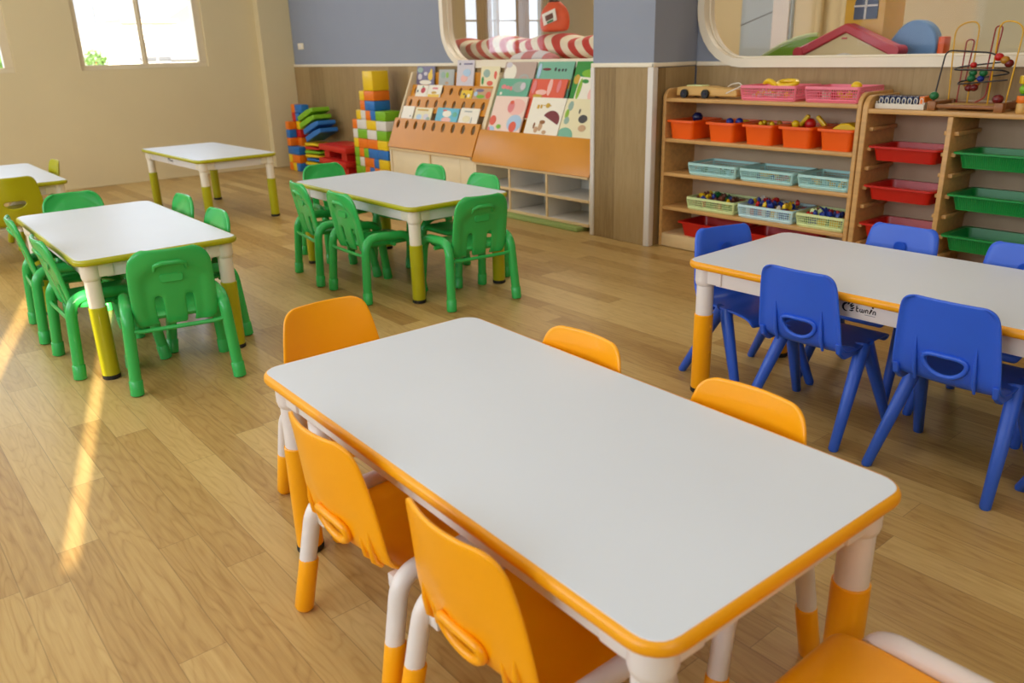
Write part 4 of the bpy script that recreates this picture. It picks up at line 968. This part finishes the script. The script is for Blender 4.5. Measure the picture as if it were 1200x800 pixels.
book('grey-green small book standing second in the top perforated row', -5.685, -5.478, *R3, .126, 'bk_grey', [('e', 'slide_green', .06, .66, .10, .18), ('e', 'bk_sage', -.22, .66, .14, .2), ('e', 'bk_tan', .05, .18, .12, .08)])
book('tall pale lilac book sticking up highest in the top perforated row', -5.440, -5.220, *R3, .196, 'bk_lilac', [('r', 'bk_char', -.34, .85, .04, .035), ('r', 'bk_violet', .15, .85, .25, .03), ('e', 'bk_lightpink', -.05, .30, .20, .14), ('e', 'bk_pale_blue', .1, .52, .22, .14)])
book('cream small book with green and red figures, last in the top perforated row', -5.130, -4.905, *R3, .148, 'bk_cream', [('e', 'bk_sage', -.18, .66, .18, .20), ('e', 'bk_red', .30, .58, .08, .20), ('e', 'bk_red', .02, .18, .16, .12), ('e', 'bk_leaf', -.38, .30, .06, .2)])

# ------------------------------------------------------------------ giant toy blocks
U, H = .0825, .082
CN = {'y': ('yellow', 'b_yellow'), 'o': ('orange', 'b_orange'), 'b': ('blue', 'b_blue'), 'g': ('green', 'b_green'), 'w': ('white', 'b_white'), 'r': ('red', 'b_red')}
KM = {}
def block(x, y, z, nx, ny, c, label, nz=1, studs=False):
    key = (nx, ny, nz, c, studs)
    if key not in KM:
        b = MB(); w, d, h = nx * U - .001, ny * U - .001, nz * H - .001
        b.box((0, 0, h / 2), (w, d, h), bev=.007)
        if studs:
            for i in range(nx):
                for j in range(ny): b.lathe([(.026, h - .001), (.026, h + .008), (.023, h + .011), (0, h + .011)], ((i - (nx - 1) / 2) * U, (j - (ny - 1) / 2) * U, 0), 14)
        o = b.build('toy_block', CN[c][1]); KM[key] = o.data; bpy.data.objects.remove(o)
    o = bpy.data.objects.new('toy_block', KM[key]); COL.objects.link(o); o.location = (x, y, z)
    return tag(o, label, 'toy block', 'giant blocks of the stacked walls')
ORD = ['bottom', 'second', 'third', 'fourth', 'fifth', 'sixth', 'seventh', 'eighth', 'ninth', 'tenth', 'eleventh', 'twelfth']
# tall stepped wall: columns counted in half-blocks from its left end
TX, TY = -6.735, 3.70
wall_rows = {0: 'g1 o2 b2 y2', 1: 'g1 g1 o1 b1 o1 y2', 2: 'g1 w1 o1 o1 b1 y2', 3: 'g1 o1 g1 b2 b2', 4: 'y1 o2 o2 y2', 5: 'w1 g2 w2 g2', 6: 'o1 w2 y2 w2', 7: '.1 y1 w1 o1 b1 g2', 8: '.2 o1 b2', 9: '.2 y1 o2', 10: '.3 y2'}
for lv, s in wall_rows.items():
    i = 0; k = 0; toks = s.split(); real = [q for q in toks if q[0] != '.']
    for q in toks:
        n = int(q[1])
        if q[0] != '.':
            k += 1
            pos = 'alone' if len(real) == 1 else ('at left end' if k == 1 else ('at right end' if k == len(real) else ORD[k - 1] + ' from left'))
            nz = 2 if lv == 10 else 1
            block(TX + (i + n / 2) * U, TY + U, lv * H + .001, n, 2, q[0], '%s block, %s layer of the stepped block wall, %s' % (CN[q[0]][0], ORD[lv], pos), nz)
        i += n
# smaller pile by the window wall
def pile(ix, iy, lv, nx, ny, c, where, nz=1): block(-8.11 + (ix + nx / 2) * U, 3.68 + (iy + ny / 2) * U, lv * H + .001, nx, ny, c, '%s block in the corner block pile, %s' % (CN[c][0], where), nz)
for a in [(0, 0, 0, 1, 1, 'o', 'front of the bottom layer, left end'), (1, 0, 0, 1, 1, 'y', 'front of the bottom layer, middle'), (2, 0, 0, 1, 2, 'b', 'front of the bottom layer, right end'), (0, 1, 0, 2, 1, 'g', 'rear of the bottom layer'),
          (0, 0, 1, 1, 1, 'y', 'front of the second layer, left end'), (1, 0, 1, 2, 1, 'o', 'front of the second layer, right'), (0, 1, 1, 3, 1, 'y', 'rear of the second layer'),
          (0, 0, 2, 3, 1, 'b', 'long one across the front of the third layer'), (0, 1, 2, 3, 1, 'y', 'rear of the third layer'),
          (0, 0, 3, 1, 1, 'o', 'front of the fourth layer'), (0, 1, 3, 2, 1, 'o', 'rear of the fourth layer'),
          (0, 0, 4, 1, 1, 'b', 'front of the fifth layer'), (0, 1, 4, 2, 1, 'r', 'rear of the fifth layer'),
          (0, 0, 5, 1, 1, 'o', 'top of its front column'), (0, 1, 5, 1, 1, 'r', 'rear of the sixth layer'), (1, 1, 5, 1, 1, 'y', 'rear of the sixth layer beside the red one'),
          (0, 1, 6, 1, 1, 'r', 'seventh layer under the orange top'), (1, 1, 6, 1, 1, 'b', 'seventh layer under the blue top'),
          (0, 1, 7, 1, 1, 'o', 'top of the rear left column'), (1, 1, 7, 2, 1, 'b', 'top of the rear right column')]: pile(*a)
# fanned stack of long foam wedges leaning beside the pile
def wedge(x, y, z, l, w, h, tilt, m, label, yaw=0):
    b = MB(); b.prism([(-l / 2, 0), (l / 2, .012), (l / 2, h * .82), (l * .1, h), (-l / 2, h * .85)], -w / 2, w / 2)
    return tag(b.build('foam_wedge', m, loc=(x, y, z), rot=(0, tilt, yaw), bevel=.008), label, 'foam block', 'foam wedges stacked beside the block pile')
ws = [('b_yellow', 'yellow', 'lowest'), ('b_red', 'red', 'second'), ('b_yellow', 'yellow', 'third'), ('b_blue', 'blue', 'fourth'), ('b_yellow', 'yellow', 'fifth'), ('b_green', 'green', 'sixth'), ('b_red', 'red', 'seventh'), ('b_yellow', 'yellow', 'eighth')]
for k, (m, cn, pos) in enumerate(ws): wedge(-7.625 + .012 * (k % 2), 3.79, .003 + k * .038, .30, .17, .034, 0, m, '%s foam wedge in the fanned stack, %s from the floor' % (cn, pos), yaw=.06 * (k % 3 - 1))
for k, (m, cn, pos, x, z, tl) in enumerate([('b_blue', 'blue', 'lower of the two blue ones on top', -7.54, .356, -.30), ('b_blue', 'blue', 'upper of the two blue ones on top', -7.575, .425, -.30), ('b_green', 'green', 'lower of the two green ones on top', -7.65, .478, -.30), ('b_green', 'green', 'topmost of all', -7.675, .545, -.30)]):
    wedge(x, 3.80, z, .34, .20, .064, tl, m, '%s foam wedge tilted in the fanned stack, %s' % (cn, pos))
# red slabs
for k, (dx, z) in enumerate(((0, .002), (-.01, .132), (.006, .262))):
    t = thing('foam_slab', 'red foam slab between the block pile and wall, ' + ['lowest of three', 'middle of three', 'topmost of three'][k], 'foam block', (-7.085 + dx, 3.79, z), (0, .02, 0), 'red foam slabs')
    MB().bx(-.265, .265, -.145, .165, 0, .055, bev=.01).build('slab', 'b_red', t)
    MB().bx(-.20, .22, -.10, .14, .056, .062, bev=.002).build('top_pad', 'b_red', t)
    if k < 2: MB().bx(-.22, -.12, -.10, .12, .0625, .128).bx(.12, .22, -.10, .12, .0625, .128).build('spacer', 'b_red', t)
# light switch
t = thing('light_switch', 'white light switch on the blue wall near the corner', 'switch', (-8.20, 3.999, 1.212))
MB().bx(-.06, .06, -.011, 0, -.03, .03, bev=.003).build('plate', 'trim_white', t)
MB().bx(-.02, .02, -.015, -.0111, -.018, .018, bev=.002).build('rocker', 'plastic_white', t)

# ------------------------------------------------------------------ outside the windows
struct(MB().bx(-90, LX - .3, -40, 60, -.45, -.35).build('ground_outside', 'ext_ground'))
t = thing('white_building', 'white building with a cream roof slab seen through the left-wall window', 'building', (-34, 10.6, -.35))
MB().bx(-4, 0, -2.0, 2.4, 0, 2.75).build('wall', 'ext_white', t); MB().bx(-4.1, .25, -1.2, .9, 2.76, 2.9).build('roof_slab', 'ext_cream', t); MB().bx(.001, .05, -.1, .75, 1.9, 2.2).build('window', 'ext_cream', t)
MB().bx(-1.2, -1.0, -1.72, -1.64, 2.76, 3.4).build('roof_mast', 'ext_grey', t)
t = thing('corner_building', 'tall cream building rising at the right of the window view', 'building', (-40, 15.4, -.35))
MB().prism([(-1.6, 0), (3, 0), (3, 4.2), (.5, 4.2), (-1.6, 2.95)], -4, 0, plane='yz').build('wall', 'ext_cream', t); MB().bx(.001, .1, -.9, .4, 2.3, 2.55).build('window', 'ext_grey', t)
t = thing('canopy_shed', 'low white shed with a flat canopy under the tall building', 'building', (-27, 9.3, -.35))
MB().bx(-3, 0, -.55, 1.2, 0, 2.0).build('wall', 'ext_white', t); MB().bx(-3, .3, -.6, 1.3, 1.45, 1.55).build('canopy', 'ext_grey', t)
t = thing('street_lamp', 'thin curved street lamp outside the left-wall window', 'street lamp', (-24, 7.45, -.35))
MB().tube(fillet([(0, 0, 0), (0, 0, 1.6), (0, .22, 1.95), (0, .62, 2.05)], .5, 10), .03, 8).build('post', 'ext_grey', t); MB().box((0, .70, 2.03), (.08, .24, .05), bev=.01).build('lamp_head', 'ext_grey', t)
t = thing('hillside_house', 'small pale house with dark windows behind the bush outside', 'building', (-50, 12.1, -.35))
MB().bx(-3, 0, -1.2, .9, 0, 3.0).build('wall', 'ext_white', t)
for yy in (-.8, -.1, .45): MB().bx(.001, .05, yy, yy + .3, 2.2, 2.7).build('window', 'ext_grey', t)
def bush(name, label, c, r, seed):
    rg = random.Random(seed); t = thing(name, label, 'tree', (c[0], c[1], -.35))
    MB().tube([(0, 0, 0), (.03, .02, c[2] * .5), (0, 0, c[2])], [.09, .07, .04], 8).build('trunk', 'dark_wood', t)
    b = MB()
    for k in range(420):
        d = Vector((rg.gauss(0, 1), rg.gauss(0, 1), rg.gauss(0, .8))).normalized() * r * rg.uniform(.5, 1.0); p = Vector((0, 0, c[2])) + d
        e = Euler((rg.uniform(0, 3), rg.uniform(0, 3), rg.uniform(0, 3))).to_matrix(); s = r * .14
        b._add([p + e @ Vector(q) for q in ((-s, 0, 0), (0, -s * .5, 0), (s, 0, 0), (0, s * .5, 0))], [(0, 1, 2, 3)])
    b.build('foliage', 'leaf', t)
bush('street_tree', 'round green tree at the left of the window view', (-31, 7.62, 1.45), .40, 1)
bush('street_tree', 'leafy green tree seen through the window at the left edge', (-20, 3.1, 1.5), .6, 2)

# ------------------------------------------------------------------ light
def area(name, loc, rot, sx, sy, power, col):
    d = bpy.data.lights.new(name, 'AREA'); d.shape = 'RECTANGLE'; d.size = sx; d.size_y = sy; d.energy = power; d.color = col
    o = bpy.data.objects.new(name, d); COL.objects.link(o); o.location = loc; o.rotation_euler = rot; return o
WARM, COOL = (1.0, .93, .82), (.75, .86, 1.0)
for x, y in ((-6.6, .6), (-6.6, 2.6), (-4.0, .6), (-4.0, 2.6), (-1.3, .6), (-1.3, 2.6), (1.2, .8)):
    area('ceiling_fill', (x, y, FZ - .03), (0, 0, 0), 1.2, .5, 7.5, WARM)  # added overhead fill, no light fixtures belong to it
for x in (-7.2, -5.0, -2.8, -.6):
    area('front_fill', (x, -2.58, 1.7), (rad(90), 0, 0), 1.5, 1.3, 45, COOL)  # added cool fill in front of the closed wall, no windows behind it
area('side_fill', (2.9, -.2, 1.9), (0, rad(90), 0), 1.3, 1.8, 20, COOL)  # extra fill added at the unseen right wall to brighten faces turned that way
for w in (W1, W2):
    area('window_daylight', (LX - .14, (w[0] + w[1]) / 2, (w[2] + w[3]) / 2), (0, rad(-90), 0), w[3] - w[2] - .1, w[1] - w[0] - .1, 9, COOL)
area('back_room_fill', (-5.5, 5.6, FZ - .03), (0, 0, 0), 1.2, .6, 40, WARM)  # added fill, here and below, to light the room behind the glass
area('back_room_fill', (-2.4, 5.6, FZ - .03), (0, 0, 0), 1.2, .6, 26, WARM)
sd = bpy.data.lights.new('sun', 'SUN'); sd.energy = 20; sd.angle = rad(.25); sd.color = (1, .87, .66)
so = bpy.data.objects.new('sun', sd); COL.objects.link(so)
so.rotation_euler = Vector((-1, .30, -.25)).to_track_quat('-Z', 'Y').to_euler()
w = bpy.data.worlds.new('world'); sc.world = w; w.use_nodes = True; nt = w.node_tree
tc = nt.nodes.new('ShaderNodeTexCoord'); sx = nt.nodes.new('ShaderNodeSeparateXYZ'); nt.links.new(tc.outputs['Generated'], sx.inputs[0])
rp = nt.nodes.new('ShaderNodeValToRGB'); nt.links.new(sx.outputs[2], rp.inputs[0])
rp.color_ramp.elements[0].position = 0; rp.color_ramp.elements[0].color = (.93, .96, 1, 1); rp.color_ramp.elements[1].position = .6; rp.color_ramp.elements[1].color = (.36, .58, .95, 1)
bg = nt.nodes['Background']; nt.links.new(rp.outputs[0], bg.inputs[0]); bg.inputs[1].default_value = 1.25

# ------------------------------------------------------------------ camera
cd = bpy.data.cameras.new('camera'); cam = bpy.data.objects.new('camera', cd); COL.objects.link(cam); sc.camera = cam
R_ = Vector((0.6392388903, 0.7685466807, -0.0266390844)); U_ = Vector((-0.2454620175, 0.2367468612, 0.9400528292)); W_ = Vector((-0.7287812011, 0.5943794440, -0.3399868196))
mt = Matrix((R_, U_, -W_)).transposed().to_4x4(); mt.translation = Vector((0, 0, 1.12739548)); cam.matrix_world = mt
cd.sensor_width = 36; cd.lens = 946.93 * 36 / 1200; cd.clip_start = .05; cd.clip_end = 300
cd.dof.use_dof = True; cd.dof.focus_distance = 2.3; cd.dof.aperture_fstop = 4.5
vs = sc.view_settings; sc.display_settings.display_device = 'sRGB'
vs.view_transform = 'Standard'; vs.look = 'None'; vs.exposure = 0; vs.gamma = 1; vs.use_curve_mapping = False
sc.cycles.use_denoising = True; sc.cycles.max_bounces = 10; sc.cycles.diffuse_bounces = 5; sc.cycles.caustics_reflective = False; sc.cycles.caustics_refractive = False
sc.cycles.sample_clamp_indirect = 6
